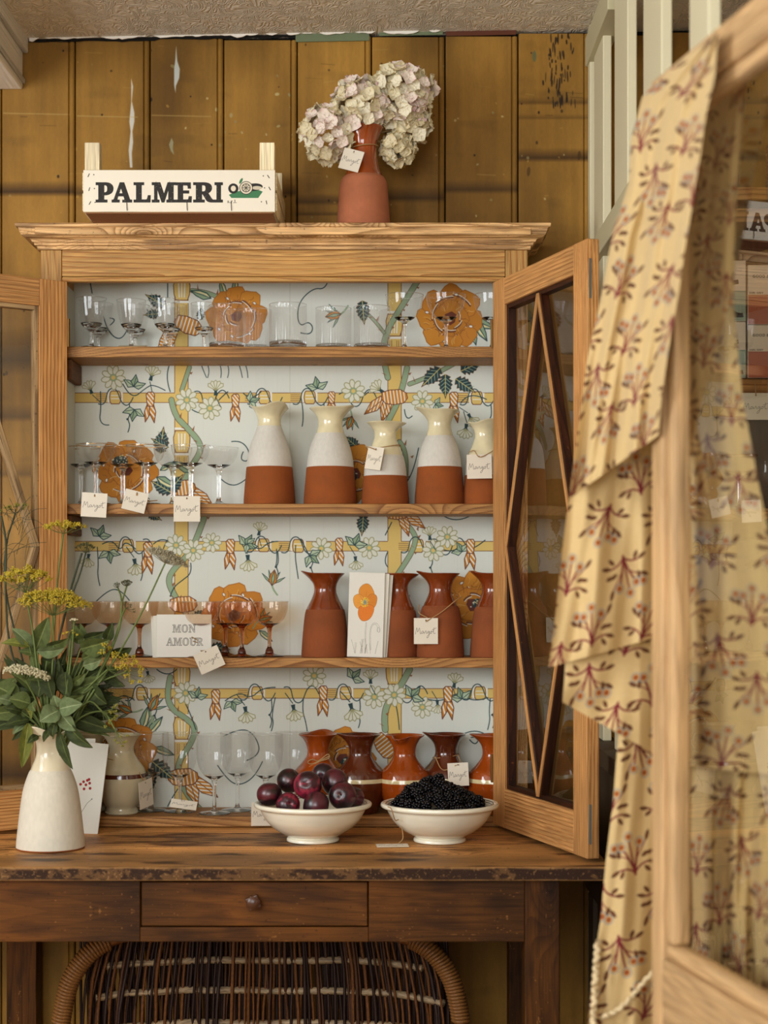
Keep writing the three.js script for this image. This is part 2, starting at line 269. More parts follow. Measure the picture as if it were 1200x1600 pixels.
{
  const wl = struct('wall_left'), [z0, z1] = SIDE_WIN.z, [y0, y1] = SIDE_WIN.y, seg = (Y, Z) => part('wall_panel', new THREE.BoxGeometry(0.1, Y[1] - Y[0], Z[1] - Z[0]).translate(-2.45, (Y[0] + Y[1]) / 2, (Z[0] + Z[1]) / 2), M.roomWall, wl);
  seg([0, 2.7], [-0.3, z0]); seg([0, 2.7], [z1, 5.1]); seg([0, y0], [z0, z1]); seg([y1, 2.7], [z0, z1]);
  const g = struct('window_3'); for (const z of [z0 + 0.02, (z0 + z1) / 2, z1 - 0.02]) part('sash', new THREE.BoxGeometry(0.05, y1 - y0, 0.04).translate(-2.43, (y0 + y1) / 2, z), M.whitePaint, g);
  part('pane', new THREE.PlaneGeometry(z1 - z0, y1 - y0).rotateY(Math.PI / 2).translate(-2.44, (y0 + y1) / 2, (z0 + z1) / 2), std({ color: 0x222222, emissive: 0xdfe6ee, emissiveIntensity: 0.9 }), g);
}
structPart('wall_right', new THREE.BoxGeometry(0.1, 2.75, 5.4).translate(2.45, 1.35, 2.4), M.roomWall);
{
  const wf = struct('wall_front'), seg = (X, Y) => part('wall_panel', new THREE.BoxGeometry(X[1] - X[0], Y[1] - Y[0], 0.1).translate((X[0] + X[1]) / 2, (Y[0] + Y[1]) / 2, FRONT_Z + 0.05), M.roomWall, wf);
  seg([-2.5, WINDOWS[0][0]], [0, 2.7]); seg([WINDOWS[1][0] + WINDOWS[1][1], 2.5], [0, 2.7]); seg([WINDOWS[0][0], WINDOWS[1][0] + WINDOWS[1][1]], [0, WIN_Y[0]]); seg([WINDOWS[0][0], WINDOWS[1][0] + WINDOWS[1][1]], [WIN_Y[1], 2.7]);
  WINDOWS.forEach(([wx, ww], k) => {
    const g = struct('window_' + (k + 1)), b = (X, Y) => part('sash', new THREE.BoxGeometry(X[1] - X[0], Y[1] - Y[0], 0.05).translate((X[0] + X[1]) / 2, (Y[0] + Y[1]) / 2, FRONT_Z + 0.03), M.whitePaint, g);
    b([wx, wx + 0.04], WIN_Y); b([wx + ww - 0.04, wx + ww], WIN_Y); b([wx, wx + ww], [WIN_Y[0], WIN_Y[0] + 0.05]); b([wx, wx + ww], [WIN_Y[1] - 0.05, WIN_Y[1]]);
    part('pane', new THREE.PlaneGeometry(ww, WIN_Y[1] - WIN_Y[0]).rotateY(Math.PI).translate(wx + ww / 2, (WIN_Y[0] + WIN_Y[1]) / 2, FRONT_Z + 0.04), std({ color: 0x222222, emissive: 0xdfe6ee, emissiveIntensity: 0.9 }), g);
  });
}
// cream-painted slatted partition running forward from the back wall
const partition = struct('partition');
{
  const X = 0.467, b = (n, x, y, z, m = M.cream) => part(n, new RoundedBoxGeometry(x[1] - x[0], y[1] - y[0], z[1] - z[0], 2, 0.003).translate((x[0] + x[1]) / 2, (y[0] + y[1]) / 2, (z[0] + z[1]) / 2), m, partition);
  b('post', [X - 0.006, X + 0.022], [0, 2.54], [ZW + 0.008, -0.14]);
  for (const [z0, z1] of [[-0.112, 0.038], [0.215, 0.393], [0.59, 0.784], [1.043, 1.19]]) { b('slat', [X, X + 0.019], [2.03, 2.54], [z0, z1]); if (z0 < 1) b('slat', [X, X + 0.019], [0.95, 1.99], [z0, z1]); }
  b('rail', [X - 0.012, X + 0.03], [1.985, 2.036], [ZW + 0.008, 1.22], M.creamGreen); b('rail', [X - 0.012, X + 0.03], [2.455, 2.52], [ZW + 0.008, 0.2], M.creamGreen);
  b('sill', [X - 0.03, X + 0.035], [0.915, 0.95], [ZW + 0.008, 0.92], M.wainscot);
  b('wainscot', [X, X + 0.02], [0.02, 0.915], [ZW + 0.008, 0.92], M.wainscot); b('rail', [X - 0.012, X + 0.001], [0.6, 0.68], [ZW + 0.008, 0.92], M.wainscot);
  for (const z of [-0.12, 0.3, 0.72]) b('stile', [X - 0.012, X + 0.001], [0.02, 0.6], [z, z + 0.08], M.wainscot);
}

// ------------------------------------------------------------------ wallpaper printed on the cabinet back (flat print)
const PX0 = 84, PX1 = 806, PY0 = 434, PY1 = 1274;
const paperTex = canvasTex((PX1 - PX0) * 2, (PY1 - PY0) * 2, (c) => {
  c.setTransform(2, 0, 0, 2, -PX0 * 2, -PY0 * 2);
  c.fillStyle = '#d6d8cd'; c.fillRect(PX0, PY0, PX1 - PX0, PY1 - PY0);
  for (let i = 0; i < 2600; i++) { c.fillStyle = `rgba(${rnd() < 0.5 ? '190,188,172' : '228,226,216'},.10)`; c.fillRect(rr(PX0, PX1), rr(PY0, PY1), rr(0.5, 1.5), rr(6, 40)); }
  c.strokeStyle = 'rgba(160,156,140,.5)'; c.lineWidth = 0.7; for (const x of [453]) { c.beginPath(); c.moveTo(x, PY0); c.lineTo(x, PY1); c.stroke(); }
  c.lineJoin = c.lineCap = 'round';
  const YE = '#d9ba6a', YL = '#ead9a2', BR = '#6d3a20', OR = '#c8801f', OD = '#a8641a', TE = '#1f3c40', SA = '#8fa583', SL = '#b3c2a2', OL = '#9c9a6c', WH = '#e6e3d8';
  const poly = (pts, fill, st = BR, lw = 1.2) => { c.beginPath(); pts.forEach(([x, y], i) => (i ? c.lineTo(x, y) : c.moveTo(x, y))); c.closePath(); if (fill) { c.fillStyle = fill; c.fill(); } if (st) { c.strokeStyle = st; c.lineWidth = lw; c.stroke(); } };
  const curve = (pts, st, lw) => { c.strokeStyle = st; c.lineWidth = lw; c.beginPath(); c.moveTo(...pts[0]); for (let i = 1; i < pts.length - 1; i++) { const e = i === pts.length - 2 ? pts[i + 1] : [(pts[i][0] + pts[i + 1][0]) / 2, (pts[i][1] + pts[i + 1][1]) / 2]; c.quadraticCurveTo(...pts[i], ...e); } if (pts.length === 2) c.lineTo(...pts[1]); c.stroke(); };
  const place = (x, y, a, s, f) => { c.save(); c.translate(x, y); c.rotate(a * Math.PI / 180); c.scale(s, s); f(); c.restore(); };
  // trellis of bamboo
  for (const x of [273, 606]) { c.fillStyle = YE; c.fillRect(x, PY0, 21, PY1); curve([[x, PY0], [x, PY1]], BR, 1); curve([[x + 21, PY0], [x + 21, PY1]], BR, 1); }
  for (const y of [614, 846, 1076]) { const h = 15; c.fillStyle = YE; c.fillRect(PX0, y, 900, h); curve([[PX0, y], [900, y]], BR, 1); curve([[PX0, y + h], [900, y + h]], BR, 1); for (const x of [273, 606]) c.fillRect(x, y - 1, 21, h + 2); }
  const knotH = (x, y) => { c.fillStyle = WH; c.fillRect(x - 12, y - 8, 4, 16); c.fillRect(x + 8, y - 8, 4, 16); poly([[x - 8, y - 7], [x - 6, y - 10], [x + 6, y - 10], [x + 8, y - 7], [x + 9, y], [x + 8, y + 7], [x + 6, y + 10], [x - 6, y + 10], [x - 8, y + 7], [x - 9, y]], YE); for (const d of [-3, 2]) curve([[x - 6, y + d], [x + 6, y + d]], WH, 1.6); for (const d of [-4, -1, 2, 5]) { curve([[x - 30, y + d], [x - 15, y + d]], BR, 0.7); } };
  for (const [x, y] of [[180, 621], [413, 621], [484, 621], [745, 622], [200, 853], [412, 852], [466, 853], [653, 853], [150, 1083], [222, 1084], [402, 1083], [540, 1083], [750, 1083]]) knotH(x, y);
  const knotV = (x, y) => { c.fillStyle = WH; c.fillRect(x - 11, y - 22, 22, 3.5); c.fillRect(x - 11, y + 18, 22, 3.5); poly([[x - 10, y - 17], [x + 10, y - 17], [x + 13, y - 6], [x + 12, y + 8], [x + 9, y + 17], [x - 9, y + 17], [x - 12, y + 8], [x - 13, y - 6]], YE); for (const d of [-5, 0, 5]) curve([[x + d, y - 12], [x + d * 0.8, y + 12]], WH, 2); for (const d of [-7, -4, 4, 7]) curve([[x + d, y + 24], [x + d, y + 40]], BR, 0.7); };
  for (const [x, y] of [[284, 690], [616, 508], [284, 1055], [284, 1138], [616, 1052], [284, 452]]) knotV(x, y);
  // thorned vine
  const vine = (pts, w = 8) => { curve(pts, '#5a4630', w + 1.6); curve(pts, SA, w); for (let i = 0; i < pts.length - 1; i++) { const [x, y] = pts[i], [X, Y] = pts[i + 1], L = Math.hypot(X - x, Y - y); for (let t = 8; t < L; t += 16) { const px = x + (X - x) * t / L, py = y + (Y - y) * t / L, s = (t / 16 | 0) % 2 ? 1 : -1; poly([[px - (Y - y) / L * s * w * 0.4, py + (X - x) / L * s * w * 0.4], [px - (Y - y) / L * s * (w * 0.5 + 5), py + (X - x) / L * s * (w * 0.5 + 5) - 3], [px - (Y - y) / L * s * w * 0.4 + 3, py + (X - x) / L * s * w * 0.4 + 3]], '#8a5a38', null); } } };
  vine([[268, 625], [272, 648], [292, 668], [312, 690], [314, 706], [298, 730], [284, 760]]); vine([[322, 800], [312, 830], [296, 866], [270, 890], [262, 908], [272, 930], [288, 955]]); vine([[266, 1058], [260, 1085], [268, 1108], [290, 1122], [306, 1136], [300, 1160], [272, 1200], [296, 1250], [318, 1270]]);
  vine([[300, 454], [330, 456], [350, 470]], 6); vine([[652, 440], [630, 475], [602, 520], [598, 560], [606, 590]]); vine([[636, 575], [626, 620], [608, 655], [590, 690]]); vine([[640, 600], [668, 590], [700, 574], [724, 560]], 6); vine([[624, 690], [640, 705], [632, 760]], 6); vine([[618, 804], [650, 830], [648, 855], [630, 885], [616, 905]], 7); vine([[640, 1046], [622, 1080], [598, 1108], [602, 1140]], 9); vine([[296, 574], [284, 610]], 6); vine([[560, 480], [582, 494], [600, 520]], 4); vine([[180, 1190], [215, 1170], [240, 1120]], 4);
  // tendrils
  const tendril = (...pts) => curve(pts, TE, 1.5);
  for (const [x, y, s] of [[180, 621, 1], [413, 621, 1], [484, 621, 1], [745, 622, 1], [200, 853, 1], [412, 852, 1], [466, 853, 1], [653, 853, 1], [222, 1084, 1], [402, 1083, 1], [540, 1083, 1], [750, 1083, 1], [330, 622, -1], [560, 621, -1], [250, 853, -1], [700, 853, -1], [470, 1084, -1], [640, 1084, -1]]) { tendril([x - 26, y + 10 * s], [x - 16, y + 14 * s], [x - 12, y - 13 * s], [x + 2, y - 15 * s], [x + 10, y + 10 * s], [x + 22, y + 14 * s], [x + 28, y]); if (s > 0) { tendril([x + 22, y + 10], [x + 24, y + 26], [x + 19, y + 34], [x + 24, y + 44], [x + 20, y + 54]); c.fillStyle = TE; c.beginPath(); c.arc(x + 19, y + 34, 1.6, 0, 7); c.fill(); } }
  tendril([140, 436], [142, 448], [144, 458]); tendril([162, 495], [165, 510], [180, 530], [195, 527], [203, 505]); tendril([172, 497], [185, 498], [172, 508]); tendril([262, 436], [262, 465]); tendril([236, 482], [242, 500], [238, 496], [230, 484]); tendril([512, 440], [508, 452], [490, 450], [468, 470], [464, 496], [470, 510], [482, 502], [490, 512], [484, 524], [470, 520]);
  tendril([157, 612], [158, 640], [155, 655], [162, 665], [170, 664]); tendril([192, 600], [205, 625], [228, 606], [240, 600], [258, 610]); tendril([264, 572], [258, 590], [266, 612]); tendril([362, 690], [376, 688], [390, 704], [388, 722], [374, 718], [380, 706]); tendril([345, 748], [355, 758], [375, 758], [392, 742]); tendril([300, 640], [312, 648], [330, 640], [344, 622], [356, 612]); tendril([380, 614], [392, 628], [408, 612]); tendril([470, 620], [476, 650], [472, 666]); tendril([530, 616], [545, 606], [560, 628], [576, 612]); tendril([632, 640], [634, 660], [644, 650]); tendril([720, 630], [732, 610], [760, 624]); tendril([654, 700], [646, 740], [636, 752]);
  tendril([152, 855], [154, 880], [152, 900], [156, 915]); tendril([160, 850], [175, 842], [188, 862], [196, 843], [212, 858]); tendril([240, 850], [252, 838], [268, 848]); tendril([298, 880], [300, 895], [286, 906], [270, 918], [266, 932]); tendril([150, 940], [170, 920], [190, 922], [202, 938]); tendril([392, 850], [404, 862], [420, 846], [434, 846]); tendril([432, 858], [434, 878], [430, 886]); tendril([462, 852], [461, 870], [464, 890], [466, 904]); tendril([470, 842], [480, 862], [486, 874]); tendril([606, 862], [598, 878], [606, 886]); tendril([612, 816], [602, 836]); tendril([690, 858], [706, 864], [722, 850], [736, 862], [758, 844]); tendril([690, 804], [712, 820], [738, 804]);
  tendril([245, 1046], [262, 1060], [276, 1046]); tendril([160, 1070], [178, 1094], [196, 1084], [210, 1094]); tendril([352, 1095], [372, 1080], [392, 1092], [410, 1074], [430, 1074]); tendril([430, 1090], [424, 1118], [428, 1130], [424, 1142]); tendril([474, 1092], [472, 1110], [478, 1128], [480, 1142]); tendril([350, 1150], [378, 1136], [400, 1150], [408, 1180], [386, 1188]); tendril([340, 1196], [356, 1220], [376, 1228], [400, 1212], [410, 1190]); tendril([664, 1092], [690, 1098], [716, 1080], [740, 1098], [762, 1090]); tendril([766, 1092], [764, 1110], [766, 1126], [762, 1140]); tendril([722, 1148], [740, 1138], [756, 1146]); tendril([734, 1156], [742, 1166], [750, 1152], [736, 1152]); tendril([290, 1100], [300, 1120], [306, 1140]); tendril([262, 1260], [272, 1240], [280, 1230]); tendril([616, 1090], [622, 1112], [624, 1140]);
  // daisies, side-on flowers, ivy, ribbons
  const daisy = (x, y, s = 1, a = 0) => place(x, y, a, s, () => { for (let k = 0; k < 9; k++) { c.save(); c.rotate(k / 9 * 6.283); c.beginPath(); c.ellipse(0, -11.5, 4.1, 6.6, 0, 0, 7); c.fillStyle = '#d9d8c6'; c.fill(); c.strokeStyle = OL; c.lineWidth = 1.3; c.stroke(); c.restore(); } c.fillStyle = SA; c.beginPath(); c.arc(0, 0, 5.2, 0, 7); c.fill(); c.fillStyle = YE; c.beginPath(); c.arc(0, 0, 3.2, 0, 7); c.fill(); });
  for (const [x, y, s] of [[177, 590, 1.05], [292, 625, 1], [328, 638, 1], [552, 611, 1], [660, 627, 0.95], [275, 852, 0.95], [302, 860, 0.95], [331, 848, 0.85], [502, 857, 0.95], [577, 856, 0.95], [699, 839, 0.95], [677, 860, 0.95], [290, 1083, 1], [491, 1056, 1], [585, 1089, 1], [616, 1086, 1], [660, 1105, 0.95]]) daisy(x, y, s, x);
  const fan = (x, y, a, s = 1) => place(x, y, a, s, () => { curve([[0, 14], [3, 20], [8, 30]], TE, 1.2); poly([[-3, 12], [3, 12], [2, 5], [5, 2], [0, 4], [-5, 2], [-2, 5]], TE, null); for (let k = -2; k <= 2; k++) { c.save(); c.translate(0, 4); c.rotate(k * 0.42); poly([[0, 0], [-3.2, -13], [0, -16], [3.2, -13]], '#d9d8c6', OL, 1.1); c.restore(); } });
  for (const [x, y, a, s] of [[140, 605, -20, 0.9], [238, 583, 15, 1], [337, 606, 0, 1], [590, 606, -50, 1], [737, 656, 150, 0.9], [727, 674, 190, 1], [212, 886, 170, 1.1], [388, 880, 175, 1.1], [137, 876, 190, 0.9], [406, 826, 10, 0.9], [556, 880, 175, 0.9], [671, 833, -5, 0.9], [385, 1117, 170, 1.1], [460, 1114, 170, 1.1], [551, 1113, 165, 1.2], [579, 1057, 0, 0.95], [711, 1063, 10, 1], [684, 1105, 175, 0.85], [155, 1085, 20, 0.8], [232, 1058, 170, 0.8]]) fan(x, y, a, s);
  const ivy = (x, y, a, s = 1) => place(x, y, a, s, () => { for (const k of [-1.15, 0, 1.15]) { c.save(); c.rotate(k); poly([[0, 0], [-6, -7], [-3, -12], [0, -19], [4, -12], [6, -6]], k ? SL : SA, TE, 1.2); curve([[0, 0], [1, -14]], TE, 0.9); c.restore(); } });
  for (const [x, y, a, s] of [[209, 604, 10, 1], [210, 640, 190, 1], [390, 628, 70, 0.9], [496, 607, -10, 1], [155, 838, 20, 1], [170, 862, 170, 1], [384, 852, 30, 1], [554, 852, 20, 1.05], [484, 868, 130, 1], [722, 862, -30, 0.9], [386, 850, 120, 0.8], [308, 1090, 10, 0.9], [362, 1096, 160, 0.9], [551, 1060, 40, 1], [643, 1089, 40, 1.1], [722, 1092, -20, 1], [680, 632, 100, 0.7], [150, 1100, 200, 0.8], [250, 868, 60, 0.8]]) ivy(x, y, a, s);
  const stripe = (pts, col, a, n) => { c.save(); poly(pts, col); c.clip(); c.strokeStyle = WH; c.lineWidth = 2; for (let k = -n; k <= n; k++) { c.beginPath(); c.moveTo(k * 5.5 - 12 * a, -30); c.lineTo(k * 5.5 + 12 * a, 30); c.stroke(); } c.restore(); poly(pts, null); };
  const ribbon = (x, y, s = 1) => place(x, y, 0, s, () => { c.save(); c.rotate(1.2); c.restore(); for (const [k, b] of [[-1, 10], [1, 14]]) { c.save(); c.rotate(-k * 0.2); c.save(); stripe([[-3, 6], [-5, 18], [-1, 30 + b * 0.2], [4, 18], [3, 6]], OR, 1.2, 6); c.restore(); c.restore(); } stripe([[-6, -8], [-3, -11], [4, -11], [6, -7], [5, 4], [4, 9], [-4, 9], [-5, 3]], OR, 2, 6); });
  for (const [x, y, s] of [[235, 625, 1.1], [368, 627, 1], [518, 622, 0.9], [709, 625, 1.1], [231, 860, 1.15], [360, 855, 1.1], [530, 852, 1], [735, 855, 1.1], [337, 1090, 1.1], [505, 1084, 1.1], [700, 1086, 1.2]]) ribbon(x, y, s);
  const wrap = (x, y, a, s, tail) => place(x, y, a, s, () => { if (tail) for (const k of [0, 1]) { c.save(); c.translate(tail * (18 - k * 9), 4); c.rotate(-tail * (0.9 - k * 0.6)); stripe([[-7, 0], [-9, 18], [0, 40], [8, 20], [6, 0]], OR, 1.6, 8); curve([[0, 0], [0, 38]], BR, 1); c.restore(); } stripe([[-20, -7], [-8, -11], [10, -12], [20, -6], [22, 2], [16, 10], [0, 13], [-14, 11], [-21, 4]], OR, 0.35, 8); });
  wrap(294, 508, 25, 1.05, 0); wrap(262, 530, -60, 0.9, 0); wrap(616, 620, 0, 0.95, -1); wrap(284, 762, 0, 1, 1); wrap(286, 944, 0, 1, 0); wrap(620, 800, 0, 0.9, 1); wrap(286, 1214, 0, 1.1, 1); wrap(600, 1165, 60, 1, 0);
  // dark serrated leaves
  const leaf = (x, y, a, s) => place(x, y, a, s, () => { const p = [[0, 0]]; for (let k = 1; k <= 5; k++) { const w = [0, 8, 11, 11, 9, 5][k]; p.push([-w, -k * 6 + 2], [-w + 3, -k * 6 - 1]); } p.push([0, -38]); for (let k = 5; k >= 1; k--) { const w = [0, 8, 11, 11, 9, 5][k]; p.push([w - 3, -k * 6 - 1], [w, -k * 6 + 2]); } poly(p, TE, '#6a4a30', 0.8); curve([[0, 0], [0, -34]], '#c9b86a', 1.3); for (let k = 1; k < 5; k++) { curve([[0, -k * 6], [-7, -k * 6 - 6]], '#9db09a', 0.9); curve([[0, -k * 6], [7, -k * 6 - 6]], '#9db09a', 0.9); } });
  for (const [x, y, a, s] of [[258, 478, -60, 0.95], [250, 490, -95, 0.7], [312, 500, 10, 0.6], [566, 470, 175, 1], [688, 575, -135, 1.1], [696, 585, 180, 1], [720, 580, 65, 1], [712, 592, 125, 1], [250, 708, 8, 1.1], [262, 700, -60, 0.8], [262, 770, 40, 1], [268, 770, -60, 1], [230, 800, 120, 0.7], [568, 804, 185, 0.9], [560, 700, -50, 0.8], [238, 1190, 130, 1.2], [230, 1200, 170, 1.1], [225, 1190, -20, 0.9], [322, 1030, 60, 0.8], [330, 1010, 100, 0.8], [640, 935, -60, 0.6], [648, 950, -120, 0.6], [300, 966, 70, 0.8], [258, 1010, 170, 0.7]]) leaf(x, y, a, s);
  // sage and yellow long leaves
  const longLeaf = (x, y, a, s, col = SA) => place(x, y, a, s, () => { poly([[0, 0], [-7, -12], [-5, -26], [0, -38], [6, -24], [6, -10]], col, TE, 1.4); poly([[0, -2], [2, -14], [0, -34], [4, -22], [4, -10]], YL, null); curve([[0, 0], [0, -36]], TE, 1); });
  for (const [x, y, a, s] of [[330, 466, -70, 0.9], [352, 466, -15, 0.8], [366, 462, 5, 0.75], [738, 498, 115, 1], [742, 500, 150, 1], [736, 510, 165, 0.8], [300, 738, -60, 0.9], [244, 745, 120, 1], [250, 735, 60, 0.7], [222, 1140, 15, 1], [232, 1146, 40, 0.9], [240, 1168, 110, 0.9], [405, 985, 130, 0.7], [520, 746, -80, 0.7]]) longLeaf(x, y, a, s);
  // big open blooms
  const bloom = (x, y, s, a, seeds) => place(x, y, a, s, () => {
    for (const [px, py, r] of [[-28, -14, 17], [-12, -30, 17], [12, -30, 18], [30, -14, 17], [30, 12, 18], [14, 28, 19], [-12, 28, 20], [-30, 12, 19], [0, 0, 26]]) { c.beginPath(); for (let k = 0; k <= 14; k++) { const t = k / 14 * 6.283, q = r * (1 + 0.1 * Math.sin(t * 4 + px)); c.lineTo(px + q * Math.cos(t), py + q * Math.sin(t)); } c.fillStyle = pick([OR, '#cc8622', '#c07a1e']); c.fill(); c.strokeStyle = OD; c.lineWidth = 1.3; c.stroke(); if (px || py) { const ta = Math.atan2(-py, -px); for (const [q, col, lw, d] of [[0.72, BR, 1.5, 0.95], [0.64, WH, 1.0, 0.9], [0.4, 'rgba(120,64,20,.8)', 1, 0.7]]) { c.strokeStyle = col; c.lineWidth = lw; c.beginPath(); c.arc(px, py, r * q, ta - d, ta + d); c.stroke(); } } }
    for (let k = 0; k < 46; k++) { const t = rnd() * 6.283, q = rr(10, 34); c.strokeStyle = pick(['rgba(120,64,20,.55)', 'rgba(235,205,150,.5)', 'rgba(160,90,24,.6)']); c.lineWidth = rr(0.6, 1.2); c.beginPath(); c.moveTo(q * Math.cos(t), q * Math.sin(t)); c.quadraticCurveTo((q + 5) * Math.cos(t + 0.15), (q + 5) * Math.sin(t + 0.15), (q + rr(6, 11)) * Math.cos(t + 0.1), (q + rr(6, 11)) * Math.sin(t + 0.1)); c.stroke(); }
    for (let k = 0; k < 7; k++) { const t = k * 0.9 + a, q = 14 + 3.4 * k; const p = [[q * Math.cos(t), q * Math.sin(t)], [q * 1.1 * Math.cos(t + 0.4), q * 1.05 * Math.sin(t + 0.4)], [q * Math.cos(t + 0.9), q * Math.sin(t + 0.9)]]; curve(p, BR, 2.2); curve(p.map(([u, v]) => [u - 1, v + 1.8]), WH, 1.3); }
    for (const [u, v] of [[-24, -22], [20, -30], [30, 20], [-20, 30], [4, 34]]) { c.fillStyle = WH; c.beginPath(); c.ellipse(u, v, 3, 2, 0.5, 0, 7); c.fill(); c.strokeStyle = BR; c.lineWidth = 0.7; c.stroke(); }
    poly([[-4, -8], [4, -10], [9, -2], [6, 8], [-5, 9], [-10, 2]], '#6b2f1c', null);
    if (seeds) { c.fillStyle = TE; c.beginPath(); c.ellipse(seeds[0], seeds[1], 9, 12, 0.3, 0, 7); c.fill(); for (let k = 0; k < 26; k++) { c.fillStyle = pick([YL, SA, WH]); c.beginPath(); c.arc(seeds[0] + rr(-8, 8), seeds[1] + rr(-11, 11), 1.1, 0, 7); c.fill(); } }
  });
  bloom(370, 494, 0.95, 20); bloom(704, 497, 1.05, 160); bloom(197, 735, 1, 70, [-16, 4]); bloom(556, 740, 0.9, 120, [6, 6]); bloom(366, 962, 1.02, 210); bloom(738, 945, 1.05, 300, [4, 10]); bloom(192, 1172, 1.05, 30); bloom(536, 1186, 1, 250, [-8, 6]);
  // buds
  const bud = (x, y, a, s) => place(x, y, a, s, () => { curve([[0, 6], [2, 14], [12, 22]], SA, 3); for (const k of [-0.9, -0.4, 0.4, 0.9]) { c.save(); c.translate(0, 6); c.rotate(k); poly([[0, 0], [-2, -14], [0, -26], [2, -14]], SA, TE, 0.9); c.restore(); } poly([[0, 8], [-7, 0], [-5, -12], [0, -20], [5, -12], [7, 0]], OR, BR); poly([[0, 8], [-3, -4], [0, -18], [3, -4]], SA, TE, 0.9); });
  for (const [x, y, a, s] of [[526, 492, -100, 0.9], [426, 908, 10, 0.9], [200, 1110, -65, 0.9], [238, 1104, 25, 1], [548, 656, 200, 0.8], [410, 968, 75, 0.8]]) bud(x, y, a, s);
  for (const x of [315, 325, 344, 356, 374, 384]) curve([[x, 571], [x + 3, 580], [x + rr(-4, 8), 590]], TE, 1.2);
});
M.paper = std({ map: paperTex, roughness: 0.75 });

// ------------------------------------------------------------------ table
const TT = 0.76, TFZ = 0.505;
{ // rubbed front edge: bare wood along the arrises, dark old stain with chips between
  const t = dataTex(2048, 36, (u, v) => { const x = u * 1571, n = fbm(x / 14, v * 3, 301, 4), m = fbm(x / 60, 1, 302, 3), f = vn(x / 3, v * 9, 303), edge = Math.max(smoothstep(v, 0.62 + 0.3 * m, 0.98), smoothstep(1 - v, 0.8 + 0.14 * m, 1)), mid = smoothstep(n * 0.65 + m * 0.35 + (vn(x / 320, 3, 305) - 0.5) * 0.3, 0.5, 0.62); let c = mix3([48, 28, 14], [110, 78, 44], mid * 0.75); c = mix3(c, [176, 132, 82], edge * 0.85); if (f > 0.86) c = mix3(c, [170, 128, 80], 0.5); if (f < 0.1) c = mix3(c, [20, 11, 5], 0.6); return c; });
  M.tableEdge = phys({ map: t, roughness: 0.65, bumpMap: t, bumpScale: 0.0012, specularIntensity: 0.4 });
}
{
  const t = thing('work_table', 'old dark brown wooden table with a worn top, one drawer and a square knob', 'table', [0, 0, 0]);
  const top = board('tabletop', M.tableTop, t, [-1.15, 0.421], [TT - 0.0255, TT], [ZW + 0.01, TFZ - 0.006], 0, 0.003, 2);
  // worn front edge: a slightly uneven moulding of its own tone
  const e = boxGeo([-1.15, 0.421], [TT - 0.0255, TT - 0.0008], [TFZ - 0.0065, TFZ], 0, M.tableEdge, 0.004, 2); { const p = e.attributes.position, u = e.attributes.uv; for (let i = 0; i < p.count; i++) u.setXY(i, (p.getX(i) + 1.15) / 1.571, (p.getY(i) - TT + 0.0255) / 0.0255); } part('edge', e, M.tableEdge, top);
  const A = [0.6156, TT - 0.0258], z0 = TFZ - 0.045, z1 = TFZ - 0.027, y1 = RY(1378, z1), yd = RY(1447, z1);
  board('apron', M.apron, t, [-1.12, RX(219, z1)], A, [z0, z1], 0, 0.002); board('apron', M.apron, t, [RX(576, z1), RX(820, z1)], A, [z0, z1], 0, 0.002);
  board('drawer_rail', M.apron, t, [RX(219, z1), RX(576, z1)], [A[0], yd - 0.002], [z0, z1], 0, 0.002); board('apron_back', M.apron, t, [-1.12, 0.33], A, [-0.16, -0.14], 0, 0.002);
  board('apron_side', M.apron, t, [0.305, 0.325], A, [-0.14, z0 - 0.03], 2, 0.002);
  const dr = board('drawer', M.apron, t, [RX(221.5, z1), RX(574.5, z1)], [yd, y1], [z0 - 0.3, z1 + 0.001], 0, 0.0025);
  const kg = new THREE.CylinderGeometry(0.011, 0.008, 0.012, 4).rotateX(Math.PI / 2).rotateZ(0.3), cap = new THREE.SphereGeometry(0.0175, 4, 3).rotateX(Math.PI / 2).scale(1, 1, 0.5).rotateZ(0.35).translate(0, 0, 0.013);
  M.knob = std({ color: 0x4a2814, roughness: 0.3 });
  const kb = part('knob', merge([kg, cap, new RoundedBoxGeometry(0.026, 0.026, 0.01, 2, 0.003).rotateZ(0.38).translate(0, 0, 0.009)]), M.knob, dr); kb.position.set(RX(397, z1), RY(1408, z1), z1 + 0.007);
  board('leg', M.apron, t, [RX(820, z1), RX(875, z1)], [0, A[1]], [z1 - 0.066, z1 + 0.0005], 1, 0.003); board('leg', M.apron, t, [-1.14, -1.074], [0, A[1]], [z1 - 0.066, z1 + 0.0005], 1, 0.003);
  board('leg', M.apron, t, [RX(795, -0.1), RX(843, -0.1)], [0, A[0]], [-0.16, -0.1], 1, 0.003); board('leg', M.apron, t, [RX(10, -0.1), RX(57, -0.1)], [0, A[0]], [-0.16, -0.1], 1, 0.003);
}

